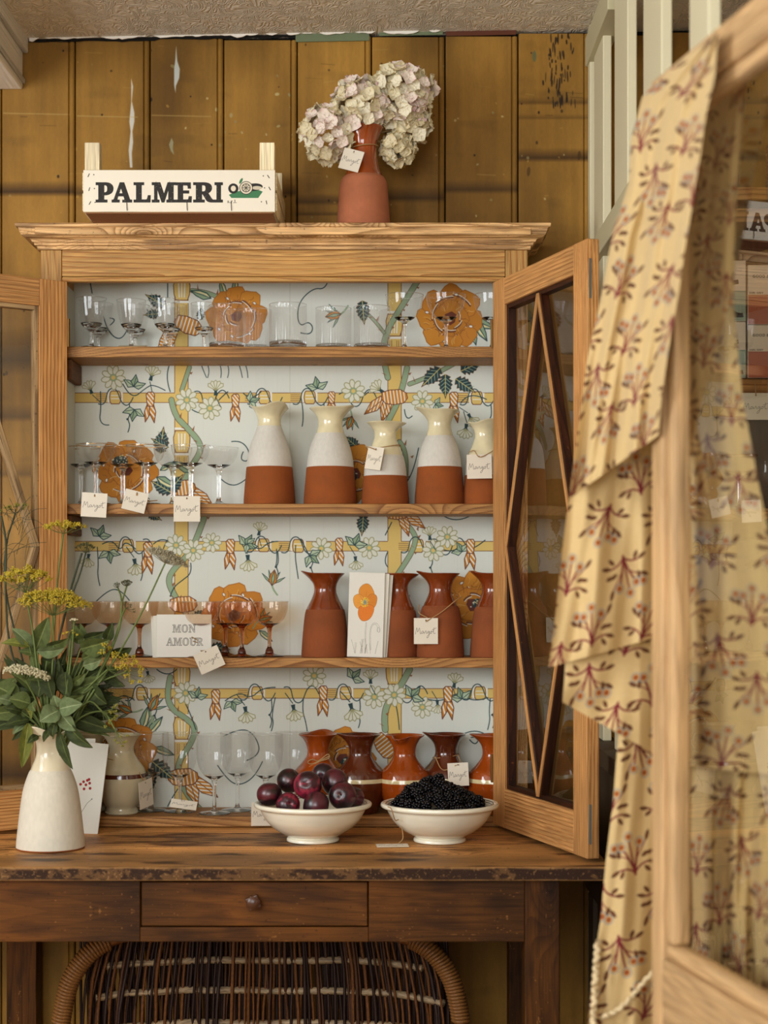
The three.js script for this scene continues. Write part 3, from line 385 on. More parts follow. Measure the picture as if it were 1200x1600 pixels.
// ------------------------------------------------------------------ glazed display cabinet standing on the table
const SH = { s1: 1.799, s2: 1.4587, s3: 1.1252, s4: 0.7834 };
const XL = -0.695, XR = 0.262, CTOP = 2.006;
const cab = thing('display_cabinet', 'stripped pine display cabinet with both glazed doors standing open and floral paper inside', 'cabinet', [0, 0, 0]);
{
  const bp = new THREE.BoxGeometry(RX(PX1, ZB) - RX(PX0, ZB), RY(PY0, ZB) - RY(PY1, ZB), 0.006).translate((RX(PX0, ZB) + RX(PX1, ZB)) / 2, (RY(PY0, ZB) + RY(PY1, ZB)) / 2, ZB - 0.003);
  part('back_panel', bp, [M.pine, M.pine, M.pine, M.pine, M.paper, M.pine], cab);
  board('side_panel', M.pine, cab, [XL - 0.046, XL - 0.003], [TT + 0.001, CTOP], [ZB - 0.005, -0.0205], 1); board('side_panel', M.pine, cab, [XR + 0.003, XR + 0.046], [TT + 0.001, CTOP], [ZB - 0.005, -0.0205], 1);
  part('side_lining', new THREE.BoxGeometry(0.003, 1.17, 0.13).translate(XL - 0.0015, 1.355, -0.089), M.lining, cab); part('side_lining', new THREE.BoxGeometry(0.003, 1.17, 0.13).translate(XR + 0.0015, 1.355, -0.089), M.lining, cab);
  board('stile', M.pine, cab, [XL - 0.046, XL], [TT + 0.001, CTOP - 0.0005], [-0.02, 0], 1); board('stile', M.pine, cab, [XR, XR + 0.048], [TT + 0.001, CTOP - 0.0005], [-0.02, 0], 1);
  board('frieze_rail', M.pine, cab, [XL + 0.0006, XR - 0.0006], [1.9485, CTOP - 0.0005], [-0.02, 0], 0, 0.002); board('bead', M.pine, cab, [XL + 0.0006, XR - 0.0006], [1.9365, 1.9478], [-0.02, 0.003], 0, 0.004, 2);
  board('top_board', M.pineCornice, cab, [XL - 0.05, XR + 0.052], [2.03, 2.0535], [ZB - 0.02, 0.04], 0);
  const y = (s) => [s - 0.0235, s];
  board('shelf', M.shelf, cab, [XL + 0.001, XR - 0.001], y(SH.s1), [ZB + 0.001, -0.012], 0, 0.002); board('shelf', M.shelf, cab, [XL + 0.001, XR - 0.001], [SH.s2 - 0.0222, SH.s2], [ZB + 0.001, -0.012], 0, 0.002);
  board('shelf', M.shelf, cab, [XL + 0.001, XR - 0.001], [SH.s3 - 0.0215, SH.s3], [ZB + 0.001, -0.012], 0, 0.002); board('shelf', M.shelf, cab, [XL + 0.001, XR - 0.001], [TT + 0.001, SH.s4], [ZB + 0.001, -0.002], 0, 0.002);
  for (const s of [SH.s1 - 0.0235, SH.s2 - 0.0222, SH.s3 - 0.0215]) for (const X of [[XL, XL + 0.016], [XR - 0.016, XR]]) board('cleat', M.cleat, cab, X, [s - 0.045, s - 0.0005], [ZB + 0.002, -0.03], 2, 0.004, 2);
  // cornice: profile (outward, height) carried round three sides with mitres
  const prof = [[0, 2.0055], [0.005, 2.0055], [0.006, 2.012], [0.0105, 2.0135], [0.0115, 2.0185], [0.015, 2.0195], [0.0165, 2.024], [0.02, 2.0262], [0.029, 2.0275], [0.0345, 2.0315], [0.0375, 2.038], [0.0395, 2.0455], [0.0445, 2.047], [0.0455, 2.053], [0.0445, 2.0545], [0, 2.0545]], pos = [];
  const ring = ([o, yy]) => [V(XL - 0.046 - o, yy, ZW + 0.016), V(XL - 0.046 - o, yy, o), V(XR + 0.048 + o, yy, o), V(XR + 0.048 + o, yy, ZW + 0.016)];
  for (let k = 0; k + 1 < prof.length; k++) { const a = ring(prof[k]), b = ring(prof[k + 1]); for (let s = 0; s < 3; s++) for (const p of [a[s], a[s + 1], b[s], a[s + 1], b[s + 1], b[s]]) pos.push(...p.toArray()); }
  const cg = new THREE.BufferGeometry(); cg.setAttribute('position', new THREE.Float32BufferAttribute(pos, 3)); cg.computeVertexNormals(); woodUV(cg, 0, M.pineCornice.userData, 0.2, 0.1); part('cornice', cg, M.pineCornice, cab);
}
// a door: local x from hinge to free edge, y up, z towards the face that shows inside (+z); pieces are sub-parts
function cabinetDoor(hinge, dir, flip) {
  const d = new THREE.Group(); d.name = 'cabinet_door'; cab.add(d);
  const Wd = 0.482, y0 = 0.768, y1 = 1.9345, T = 0.025, st = 0.064, rt = 0.058, rb = 0.083;
  d.position.set(hinge, 0, flip ? 0.014 : 0.0035); d.rotation.y = Math.atan2(-dir[1], dir[0]);
  const zs = (a, b) => flip ? [-b, -a] : [a, b]; // body thickness lies behind the inside face
  const b = (n, X, Y, Z, g, m = M.pineDoor, r = 0.002) => board(n, m, d, X, Y, zs(...Z), g, r, 2);
  b('stile', [0, st], [y0, y1], [-T, 0], 1); b('stile', [Wd - st, Wd], [y0, y1], [-T, 0], 1); b('rail', [st, Wd - st], [y1 - rt, y1], [-T, -0.0004], 0); b('rail', [st, Wd - st], [y0, y0 + rb], [-T, -0.0004], 0);
  const gx0 = st, gx1 = Wd - st, gy0 = y0 + rb, gy1 = y1 - rt, mx = (gx0 + gx1) / 2, my = (gy0 + gy1) / 2, dk = flip ? M.bareBar : M.darkPaint;
  // rebate lining round the glass
  b('rebate', [gx0, gx0 + 0.009], [gy0, gy1], [-T, -0.006], 1, dk, 0.001); b('rebate', [gx1 - 0.009, gx1], [gy0, gy1], [-T, -0.006], 1, dk, 0.001); b('rebate', [gx0 + 0.009, gx1 - 0.009], [gy1 - 0.009, gy1], [-T, -0.006], 0, dk, 0.001); b('rebate', [gx0 + 0.009, gx1 - 0.009], [gy0, gy0 + 0.009], [-T, -0.006], 0, dk, 0.001);
  const Vx = [[mx, gy1 - 0.006], [gx1 - 0.004, my], [mx, gy0 + 0.006], [gx0 + 0.004, my]];
  const zc = flip ? T / 2 : -T / 2;
  for (let k = 0; k < 4; k++) {
    const [ax, ay] = Vx[k], [bx, by] = Vx[(k + 1) % 4], L = Math.hypot(bx - ax, by - ay), an = Math.atan2(by - ay, bx - ax);
    const bar = boxGeo([-L / 2, L / 2], [-0.0075, 0.0075], [-0.011, 0.0085], 0, dk, 0.002), nose = boxGeo([-L / 2, L / 2], [-0.005, 0.005], [0.0083, 0.0122], 0, M.pineDoor, 0.0012);
    for (const [n, g, m] of [['glazing_bar', bar, dk], ['bar_nosing', nose, flip ? M.bareBar : M.pineDoor]]) { if (flip) g.rotateX(Math.PI); g.rotateZ(an); g.translate((ax + bx) / 2, (ay + by) / 2, zc); part(n, g, m, d); }
  }
  const zp = flip ? T * 0.66 : -T * 0.66, tri = (pts) => { const s = new THREE.Shape(pts.map(([x, y]) => new THREE.Vector2(x, y))); return new THREE.ShapeGeometry(s).translate(0, 0, zp); };
  const C = [[gx0, gy1], [gx1, gy1], [gx1, gy0], [gx0, gy0]];
  for (const g of [tri(Vx), tri([C[0], Vx[0], Vx[3]]), tri([C[1], Vx[1], Vx[0]]), tri([C[2], Vx[2], Vx[1]]), tri([C[3], Vx[3], Vx[2]])]) part('pane', g, M.pane, d);
  for (const y of [y1 - 0.075, y0 + 0.065]) { // worn hinge recess in the free edge, and a nail hole
    const g = new THREE.BoxGeometry(0.0018, 0.075, 0.004).translate(Wd + 0.0004, y, flip ? 0.006 : -0.006); part('recess', g, M.oldHinge ??= std({ color: 0x59625e, roughness: 0.7 }), d);
  }
  for (const y of [y1 - 0.11, y0 + 0.12]) part('hinge', merge([new THREE.CylinderGeometry(0.0032, 0.0032, 0.06, 10).translate(-0.002, y, flip ? -0.001 : 0.001)]), M.brass, d);
  return d;
}
cabinetDoor(-0.680, [-0.799, 0.602], true);
cabinetDoor(0.2345, [0.305, 0.952], false);

// ------------------------------------------------------------------ pottery
const glaze = (color, rough = 0.12, seed = 1, amp = 0.12) => { // glazed earthenware with soft mottling
  const C = hex(color), t = dataTex(128, 128, (u, v) => { const s = 1 + (fbm(u * 6, v * 14, seed, 3) - 0.5) * amp * 2; return [C[0] * s, C[1] * s, C[2] * s]; });
  return phys({ map: t, roughness: rough, clearcoat: 0.6, clearcoatRoughness: 0.06 });
};
const clay = (color, seed, amp = 0.08) => { const C = hex(color), t = dataTex(256, 256, (u, v) => { const s = 1 + (fbm(u * 8, v * 30, seed, 4) - 0.5) * amp * 2 + (vn(u * 90, v * 130, seed) - 0.5) * 0.04; return [C[0] * s, C[1] * s, C[2] * s]; }); return std({ map: t, roughness: 0.88, bumpMap: t, bumpScale: 0.0004 }); };
M.terra = clay(0x8a4510, 5); M.terraDark = clay(0x82421a, 6); M.terraPink = clay(0xab6543, 7); M.slip = clay(0xcec9be, 8, 0.02); M.slipFront = clay(0xd4ccba, 9, 0.018);
M.creamGlaze = glaze(0xdcd0aa, 0.14, 3, 0.1); M.amberGlaze = glaze(0x7c3410, 0.1, 4, 0.16); M.orangeGlaze = glaze(0x96410f, 0.09, 5, 0.14); M.darkGlaze = glaze(0x562410, 0.09, 6, 0.18);
M.band = glaze(0xd8c596, 0.15, 7, 0.06); M.creamStone = glaze(0xc9bd9c, 0.13, 8, 0.1); M.brownBand = glaze(0x53220f, 0.15, 9, 0.1); M.bowl = glaze(0xece6d0, 0.2, 10, 0.09); M.bowlRing = std({ color: 0x4a2c1c, roughness: 0.3 });
// outline [r, y] of the outside, bottom to lip; the inside follows 4 mm behind
function vessel(outer, wall = 0.004, floorY = 0.008) { const last = outer[outer.length - 1], ins = []; for (let k = outer.length - 1; k > 0; k--) { const [r, y] = outer[k]; if (y > floorY) ins.push([Math.max(r - wall, 0.003), k === outer.length - 1 ? y - wall * 0.35 : y]); } return [[0, outer[0][1]], ...outer, [last[0] - wall * 0.45, last[1] + wall * 0.25], ...ins, [ins[ins.length - 1][0] * 0.7, floorY], [0, floorY]]; }
// spout: pulls the lip out at angle 0 (towards +z) and pinches it beside; wave lifts the lip
const spoutFn = (yN, H, { pull = 0.014, lift = 0.003, pinch = 0.1, width = 0.5, wave = 0 } = {}) => (p, a) => {
  const t = smoothstep(p.y, yN, H); if (t <= 0) return p; let d = a % (Math.PI * 2); if (d > Math.PI) d -= Math.PI * 2; if (d < -Math.PI) d += Math.PI * 2;
  const g = Math.exp(-(d * d) / (width * width)), s = Math.exp(-Math.pow((Math.abs(d) - width * 2) / (width * 0.8), 2)), r = Math.hypot(p.x, p.z), k = (r + t * t * (pull * g - pinch * r * s)) / Math.max(r, 1e-6);
  p.x *= k; p.z *= k; p.y += t * t * (lift * g + wave * Math.cos(3 * d)); return p;
};
function pot(name, label, category, pos, turn, outer, zones, { mats, deform, group, wall } = {}) {
  const t = thing(name, label, category, pos, turn, group), g = revolve(vessel(outer, wall), { N: 56, M: 90, deform, zones });
  for (const [, z] of zones) part(z, g[z], mats[z], t);
  return t;
}
const mm = (list, k) => list.map(([r, y]) => [r * k, y * k]);
// two-tone jugs, shelf two: terracotta foot, white slip, cream glazed lip (outline in thousandths of the height)
const tall = (H, R) => [[R * 0.985, 0], [R, 0.004], [R * 0.99, H * 0.1], [R * 0.93, H * 0.28], [R * 0.89, H * 0.4], [R * 0.84, H * 0.5], [R * 0.73, H * 0.62], [R * 0.58, H * 0.72], [R * 0.475, H * 0.8], [R * 0.455, H * 0.85], [R * 0.49, H * 0.9], [R * 0.62, H * 0.955], [R * 0.77, H * 0.993], [R * 0.79, H]];
const twoTone = (label, px, z, H, R, glazeAt, clayAt, turn, sp) => pot('two_tone_jug', label, 'jug', [RX(px, z), SH.s2, z], turn, tall(H, R), [[0, 'foot'], [H * clayAt, 'body'], [H * glazeAt, 'neck']], { mats: { foot: M.terra, body: M.slip, neck: M.creamGlaze }, deform: spoutFn(H * 0.84, H, sp), group: 'two-tone jugs on the second shelf' });
const J1 = twoTone('tall two-tone jug with frilled lip nearest the saucer glasses, no tag', 421, -0.075, 0.2165, 0.0565, 0.8, 0.385, 0.5, { pull: 0.008, wave: 0.004, pinch: 0.06 });
const J2 = twoTone('tall two-tone jug with wide flared lip standing second in its row, untagged', 516, -0.075, 0.213, 0.0585, 0.74, 0.39, 1.25, { pull: 0.01, lift: 0.004 });
const J3 = twoTone('short two-tone jug between two tall ones, with a price tag on its neck', 602, -0.07, 0.181, 0.0525, 0.6, 0.35, 1.35, { pull: 0.006, lift: -0.002 });
const J4 = twoTone('tall two-tone jug standing behind and beside the short tagged jug, spout turned away', 687, -0.075, 0.208, 0.055, 0.73, 0.4, -1.25, { pull: 0.012, lift: 0.006 });
const J5 = twoTone('short two-tone jug with a square price tag half hidden by the open door', 757, -0.07, 0.181, 0.048, 0.58, 0.36, 0.3, { pull: 0.005, wave: 0.002 });
// terracotta jugs, shelf three: bare clay body with round shoulder, amber glazed neck
const stout = (H, R) => [[R * 0.98, 0], [R, 0.003], [R * 0.985, H * 0.12], [R * 0.92, H * 0.35], [R * 0.86, H * 0.5], [R * 0.8, H * 0.575], [R * 0.7, H * 0.63], [R * 0.56, H * 0.71], [R * 0.475, H * 0.785], [R * 0.49, H * 0.86], [R * 0.62, H * 0.935], [R * 0.8, H * 0.99], [R * 0.83, H]];
const halfGlazed = (label, px, z, turn, cut, sp, R = 0.052, H = 0.183) => pot('half_glazed_jug', label, 'jug', [RX(px, z), SH.s3, z], turn, stout(H, R), [[0, 'body'], [H * cut, 'neck']], { mats: { body: M.terraDark, neck: M.amberGlaze }, deform: spoutFn(H * 0.82, H, sp), group: 'half-glazed terracotta jugs on the third shelf' });
const K1 = halfGlazed('terracotta jug with amber neck beside the poppy card, spout to one side', 508, -0.065, -1.35, 0.57, { pull: 0.011, lift: 0.005, pinch: 0.13, width: 0.42 });
const K2 = halfGlazed('terracotta jug with amber neck partly covered by the edges of the poppy cards', 622, -0.085, 1.6, 0.56, { pull: 0.008, lift: -0.002 }, 0.0465);
const K3 = halfGlazed('terracotta jug with amber neck carrying a tag on a long twine', 688, -0.06, -1.35, 0.615, { pull: 0.011, lift: 0.005, pinch: 0.13, width: 0.42 });
const K4 = halfGlazed('terracotta jug with amber neck cut off by the open door stile', 770, -0.06, -1.3, 0.6, { pull: 0.011, lift: 0.005, pinch: 0.13, width: 0.42 }, 0.05);
// glazed pitchers with a cream band, bottom shelf
const pitcherShape = (H, R) => [[R * 0.62, 0], [R * 0.66, 0.003], [R * 0.7, H * 0.06], [R * 0.88, H * 0.19], [R * 0.985, H * 0.31], [R, H * 0.39], [R * 0.985, H * 0.45], [R * 0.9, H * 0.53], [R * 0.66, H * 0.62], [R * 0.45, H * 0.72], [R * 0.42, H * 0.785], [R * 0.47, H * 0.87], [R * 0.6, H * 0.945], [R * 0.74, H * 0.99], [R * 0.76, H]];
const pitcher = (label, px, z, mat, turn, sp, R = 0.0575, H = 0.1705) => pot('banded_pitcher', label, 'jug', [RX(px, z), SH.s4, z], turn, pitcherShape(H, R), [[0, 'belly'], [H * 0.405, 'band'], [H * 0.455, 'neck']], { mats: { belly: mat, band: M.band, neck: mat }, deform: spoutFn(H * 0.84, H, sp), group: 'brown glazed pitchers on the bottom shelf' });
const P1 = pitcher('orange-brown pitcher with a twine bow on its neck behind the plums', 497, -0.085, M.orangeGlaze, 2.9, { pull: 0.008, lift: 0.006, pinch: 0.02 });
const P2 = pitcher('dark brown pitcher with cream band standing behind the end of the plum bowl', 563, -0.06, M.darkGlaze, -1.4, { pull: 0.009, lift: 0.003 }, 0.059, 0.172);
const P3 = pitcher('orange-brown pitcher with folded spout facing out, between the two fruit bowls', 632, -0.055, M.orangeGlaze, -0.25, { pull: 0.02, lift: -0.004, pinch: 0.2, width: 0.34 });
const P4 = pitcher('dark brown pitcher with twine and tag behind the blackberries', 697, -0.085, M.darkGlaze, -1.4, { pull: 0.01, lift: 0.005 });
const P5 = pitcher('orange-brown pitcher half hidden by the open cabinet door', 771, -0.06, M.orangeGlaze, -1.5, { pull: 0.01, lift: 0.003 });
// cream vases with a brown line
const vaseShape = (H, R) => [[R * 0.64, 0], [R * 0.67, 0.003], [R * 0.645, H * 0.04], [R * 0.62, H * 0.08], [R * 0.76, H * 0.16], [R * 0.92, H * 0.3], [R, H * 0.43], [R * 0.99, H * 0.5], [R * 0.9, H * 0.58], [R * 0.69, H * 0.67], [R * 0.52, H * 0.76], [R * 0.495, H * 0.83], [R * 0.57, H * 0.91], [R * 0.74, H * 0.985], [R * 0.8, H]];
const bandVase = (label, px, z) => pot('banded_vase', label, 'vase', [RX(px, z), SH.s4, z], 0, vaseShape(0.172, 0.0545), [[0, 'belly'], [0.172 * 0.462, 'band'], [0.172 * 0.515, 'neck']], { mats: { belly: M.creamStone, band: M.brownBand, neck: M.creamStone }, group: 'cream vases with a brown line' });
const V1 = bandVase('cream vase with brown line, twine and hanging tag next to the wine glasses', 190, -0.055);
const V2 = bandVase('cream vase with brown line mostly hidden behind the white card', 139, -0.09);
// big white jug on the table
{
  const H = 0.236, R = 0.0675, sh = [[R * 0.985, 0], [R, 0.003], [R * 0.96, H * 0.14], [R * 0.88, H * 0.34], [R * 0.79, H * 0.5], [R * 0.68, H * 0.6], [R * 0.54, H * 0.7], [R * 0.45, H * 0.775], [R * 0.43, H * 0.84], [R * 0.47, H * 0.91], [R * 0.6, H * 0.975], [R * 0.66, H]];
  pot('flower_jug', 'large white slip jug with pinched frilled lip holding the green bunch', 'jug', [RX(79, 0.28), TT + 0.0006, 0.28], 0.2, sh, [[0, 'foot'], [0.003, 'body'], [H * 0.66, 'neck']], { mats: { foot: M.terra, body: M.slipFront, neck: glaze(0xe0d3b4, 0.16, 12, 0.05) }, deform: (p, a) => { const t = smoothstep(p.y, H * 0.62, H), w = Math.cos(3 * a + 2.2), k = 1 + t * (0.16 * w + (p.y > H * 0.9 ? 0.06 * w : 0)); p.x *= k; p.z *= k; p.y += t * t * 0.008 * Math.cos(3 * a + 2.2); return p; } });
}
// hydrangea vase on the cornice
const HZ = -0.015, HY = 2.0552;
{
  const H = RY(200, HZ) - HY, R = 0.0575, sh = [[R * 0.985, 0], [R, 0.003], [R * 0.985, H * 0.12], [R * 0.93, H * 0.32], [R * 0.87, H * 0.46], [R * 0.72, H * 0.53], [R * 0.6, H * 0.6], [R * 0.5, H * 0.72], [R * 0.48, H * 0.82], [R * 0.56, H * 0.9], [R * 0.68, H * 0.97], [R * 0.74, H]];
  pot('hydrangea_vase', 'terracotta vase with amber glazed neck and price tag on top of the cabinet', 'vase', [RX(568, HZ), HY, HZ], -1.3, sh, [[0, 'body'], [H * 0.51, 'neck']], { mats: { body: M.terraPink, neck: M.orangeGlaze }, deform: spoutFn(H * 0.85, H, { pull: 0.008, lift: 0.002 }) });
}
// bowls
const bowlShape = [[0.05, 0], [0.0535, 0.0015], [0.0525, 0.007], [0.048, 0.0095], [0.058, 0.014], [0.078, 0.026], [0.094, 0.041], [0.104, 0.057], [0.1085, 0.066], [0.113, 0.0685], [0.119, 0.071], [0.1205, 0.0745], [0.1195, 0.078], [0.115, 0.0795], [0.109, 0.077], [0.103, 0.071], [0.098, 0.058], [0.088, 0.042], [0.07, 0.027], [0.04, 0.0165], [0, 0.0145]];
function bowl(label, x, z) {
  const t = thing('cream_bowl', label, 'bowl', [x, TT + 0.0006, z]);
  const { all } = revolve([[0, 0.002], ...bowlShape], { N: 72, M: 110 }); part('body', all, M.bowl, t);
  part('painted_ring', merge([new THREE.TorusGeometry(0.1095, 0.0009, 6, 72).rotateX(Math.PI / 2).translate(0, 0.0774, 0), new THREE.TorusGeometry(0.1055, 0.0009, 6, 72).rotateX(Math.PI / 2).translate(0, 0.0745, 0)]), M.bowlRing, t); return t;
}
const B1 = [RX(489, 0.19), 0.19], B2 = [RX(687, 0.195), 0.195];
bowl('wide-rimmed cream bowl full of dark plums', ...B1); bowl('wide-rimmed cream bowl heaped with blackberries', ...B2);
// plums
{
  const t = dataTex(256, 256, (u, v) => { const a = fbm(u * 7, v * 7, 91, 4), b = vn(u * 80, v * 80, 92), s = smoothstep(a, 0.42, 0.72); let c = mix3([24, 8, 12], [96, 20, 32], s * 0.85); if (b > 0.9) c = mix3(c, [130, 80, 70], 0.4); const bloom = smoothstep(fbm(u * 4 + 9, v * 4, 95, 3), 0.5, 0.75); return mix3(c, [58, 42, 62], bloom * 0.22); });
  t.wrapS = t.wrapT = THREE.RepeatWrapping;
  const t2 = dataTex(256, 256, (u, v) => { const a = fbm(u * 9, v * 9, 191, 4), b = vn(u * 90, v * 90, 192); let c = mix3([58, 12, 26], [142, 34, 56], smoothstep(a, 0.35, 0.65)); c = mix3(c, [30, 9, 16], smoothstep(fbm(u * 4, v * 4, 195, 3), 0.5, 0.62) * 0.8); if (b > 0.88) c = mix3(c, [176, 96, 96], 0.35); return c; }); t2.wrapS = t2.wrapT = THREE.RepeatWrapping;
  M.plumRed = phys({ map: t2, roughness: 0.36, clearcoat: 0.3, clearcoatRoughness: 0.22 });
  M.plum = phys({ map: t, roughness: 0.34, clearcoat: 0.35, clearcoatRoughness: 0.22 }); M.plumStem = std({ color: 0x7a5a2c, roughness: 0.8 });
  const g = new THREE.SphereGeometry(1, 40, 28), p = g.attributes.position;
  for (let i = 0; i < p.count; i++) { const v = V().fromBufferAttribute(p, i), a = Math.atan2(v.x, v.z), top = Math.exp(-Math.pow(Math.hypot(v.x, v.z) / 0.24, 2)) * (v.y > 0 ? 0.16 : 0.06), cr = Math.exp(-Math.pow(a / 0.22, 2)) * 0.045 * Math.sqrt(Math.max(0, 1 - v.y * v.y)); v.multiplyScalar(1 - cr); v.y = v.y * 0.94 - Math.sign(v.y) * top; p.setXYZ(i, v.x, v.y, v.z); }
  g.computeVertexNormals();
  const L = [['round plum resting against the pitcher end of the bowl rim, lowest on its side', 421, 1241, 20, 0.02], ['plum at the back of the heap beside the wine glass', 452, 1220, 20, -0.015], ['bright red-purple plum in the middle at the front of the heap', 481, 1227, 22.5, 0.035], ['small reddish plum tucked low at the front by the rim', 450, 1257, 19, 0.055], ['darkest plum low at the front, showing a faint seam', 494, 1258, 22.5, 0.055], ['plum high on the heap in front of the dark pitcher', 523, 1222, 21.5, 0.0], ['plum with its stem hollow turned to the front', 535, 1243, 22, 0.035], ['plum peeping over the back of the heap under the orange pitcher', 505, 1210, 18, -0.035], ['plum at the far end of the bowl half behind the stem-hollow plum', 551, 1246, 18.5, 0.0]];
  for (const [lab, px, py, r, dz] of L) { const z = B1[1] + dz, R = r * (CAMZ - z) / FOCAL, o = thing('plum', lab, 'plum', at(px, py, z).toArray(), 0, 'plums in the bowl'); const m = part('flesh', g, /reddish|red-purple/.test(lab) ? M.plumRed : M.plum, o); m.scale.setScalar(R); m.rotation.set(...(r === 22 ? [1.35, 0.2, 0.25] : [rr(-2, 2), rr(0, 6), rr(-2, 2)])); if (r === 22) { const s = part('stem', new THREE.CylinderGeometry(0.0012, 0.0016, 0.006, 6).rotateX(1.4).translate(-0.004, 0.006, R * 0.86), M.plumStem, o); s.rotation.z = 0.2; } }
}
// blackberries
{
  M.berry = phys({ color: 0x050306, roughness: 0.15, specularIntensity: 0.6 }); M.calyx = std({ color: 0x6b7440, roughness: 0.8 });
  const geos = [0, 1, 2].map((k) => { const l = [], n = 30; for (let i = 0; i < n; i++) { const y = 1 - 2 * (i + 0.5) / n, a = i * 2.39996 + k, r = Math.sqrt(1 - y * y); l.push(new THREE.IcosahedronGeometry(0.0033 * (0.9 + 0.25 * h2(i, k, 5)), 2).translate(r * Math.cos(a) * 0.0085, y * 0.0108, r * Math.sin(a) * 0.0085)); } l.push(new THREE.SphereGeometry(0.0076, 10, 8).scale(1, 1.2, 1)); const g = merge(l.map((x) => { const q = x.index ? x.toNonIndexed() : x; return q; })); return g; });
  // smooth drupelets
  let n = 0; const spots = [];
  for (let k = 0; k < 9000 && spots.length < 92; k++) { // drop onto a mound, top down
    const u = Math.sqrt(rnd()) * 0.088, a = rnd() * 6.283, x = u * Math.cos(a), z = u * Math.sin(a), hgt = 0.064 + 0.062 * Math.pow(Math.max(0, 1 - Math.pow(u / 0.098, 1.7)), 0.75) * (1 - 0.12 * Math.cos(a + 0.4)), y = hgt - 0.006 - (spots.length > 62 ? 0.012 : 0) + rr(-0.003, 0.003);
    if (spots.every(([X, Y, Z]) => Math.hypot(X - x, (Y - y) * 0.9, Z - z) > 0.0178)) spots.push([x, y, z]);
  }
  for (const [x, y, z] of spots) { const o = thing('blackberry', 'shiny black blackberry heaped in the cream bowl', 'blackberry', [B2[0] + x, TT + y, B2[1] + z], 0, 'blackberries heaped in the bowl'); const m = part('drupelets', geos[n++ % 3], M.berry, o); m.rotation.set(rr(-1.5, 1.5), rr(0, 6), rr(-1.5, 1.5)); m.scale.setScalar(rr(0.9, 1.12)); }
}

// ------------------------------------------------------------------ glassware (solid glass, lathe-turned)
const glassGeo = (outer, inner, { N = 48, M: m = 110, flute = 0, fy = [0, 0], depth = 0.0004, ys } = {}) => { const opt = { N: flute ? flute * 6 : N, M: m, deform: flute ? (p, a, ins) => { if (!ins && p.y > fy[0] && p.y < fy[1]) { const r = Math.hypot(p.x, p.z), k = (r - depth * (0.5 - 0.5 * Math.cos(a * flute)) * Math.min(1, (fy[1] - p.y) / 0.006)) / r; p.x *= k; p.z *= k; } return p; } : null };
  return [revolve([...outer.filter((p) => p[1] <= ys), [outer.find((p) => p[1] === ys)[0] - 0.0012, ys], ...inner.filter((p) => p[1] < ys)], opt).all, revolve(outer.filter((p) => p[1] >= ys), { ...opt, M: 50 }).all]; };
const sherryG = glassGeo([[0, 0], [0.012, 0.0002], [0.026, 0.0006], [0.0268, 0.0018], [0.018, 0.003], [0.0078, 0.0045], [0.0052, 0.0075], [0.0043, 0.012], [0.0042, 0.026], [0.0046, 0.034], [0.0062, 0.0375], [0.0095, 0.0405], [0.017, 0.046], [0.0235, 0.0545], [0.0275, 0.066], [0.0305, 0.082], [0.0325, 0.1], [0.033, 0.1085]], [[0.0326, 0.109], [0.0319, 0.1083], [0.0312, 0.098], [0.029, 0.081], [0.0258, 0.0665], [0.0215, 0.057], [0.0145, 0.0505], [0.007, 0.048], [0, 0.0475]], { flute: 14, fy: [0.05, 0.082], ys: 0.0545 });
const coupeG = glassGeo([[0, 0], [0.016, 0.0003], [0.0315, 0.0006], [0.0322, 0.0017], [0.02, 0.0036], [0.008, 0.0062], [0.0046, 0.011], [0.0036, 0.02], [0.0034, 0.04], [0.004, 0.054], [0.0062, 0.0605], [0.0125, 0.0645], [0.0225, 0.0715], [0.032, 0.083], [0.038, 0.097], [0.0413, 0.114], [0.042, 0.1215]], [[0.0416, 0.122], [0.041, 0.1213], [0.0402, 0.113], [0.0368, 0.0975], [0.0305, 0.0845], [0.0212, 0.074], [0.0115, 0.0682], [0, 0.0663]], { ys: 0.0715 });
const saucerG = glassGeo([[0, 0], [0.016, 0.0003], [0.032, 0.0006], [0.0328, 0.0017], [0.02, 0.0036], [0.0085, 0.0065], [0.0056, 0.012], [0.0048, 0.025], [0.0048, 0.06], [0.0056, 0.076], [0.0085, 0.083], [0.0145, 0.0865], [0.026, 0.092], [0.0345, 0.101], [0.0395, 0.113], [0.0425, 0.126], [0.0432, 0.1315]], [[0.0428, 0.132], [0.0422, 0.1313], [0.0414, 0.1255], [0.0383, 0.1135], [0.0332, 0.1025], [0.025, 0.0943], [0.013, 0.0893], [0, 0.0882]], { flute: 10, fy: [0.014, 0.075], depth: 0.0006, ys: 0.092 });
const amberG = glassGeo([[0, 0], [0.016, 0.0003], [0.0315, 0.0006], [0.0322, 0.0018], [0.02, 0.0042], [0.0098, 0.0072], [0.0088, 0.012], [0.0072, 0.0165], [0.0046, 0.021], [0.0042, 0.04], [0.005, 0.0585], [0.0068, 0.0645], [0.012, 0.0685], [0.0235, 0.0735], [0.0325, 0.083], [0.0385, 0.096], [0.041, 0.11], [0.0418, 0.1205]], [[0.0414, 0.121], [0.0408, 0.1203], [0.0399, 0.1095], [0.0372, 0.0965], [0.0308, 0.0845], [0.0215, 0.076], [0.0115, 0.0722], [0, 0.0715]], { flute: 18, fy: [0.074, 0.098], depth: 0.0009, ys: 0.0735 });
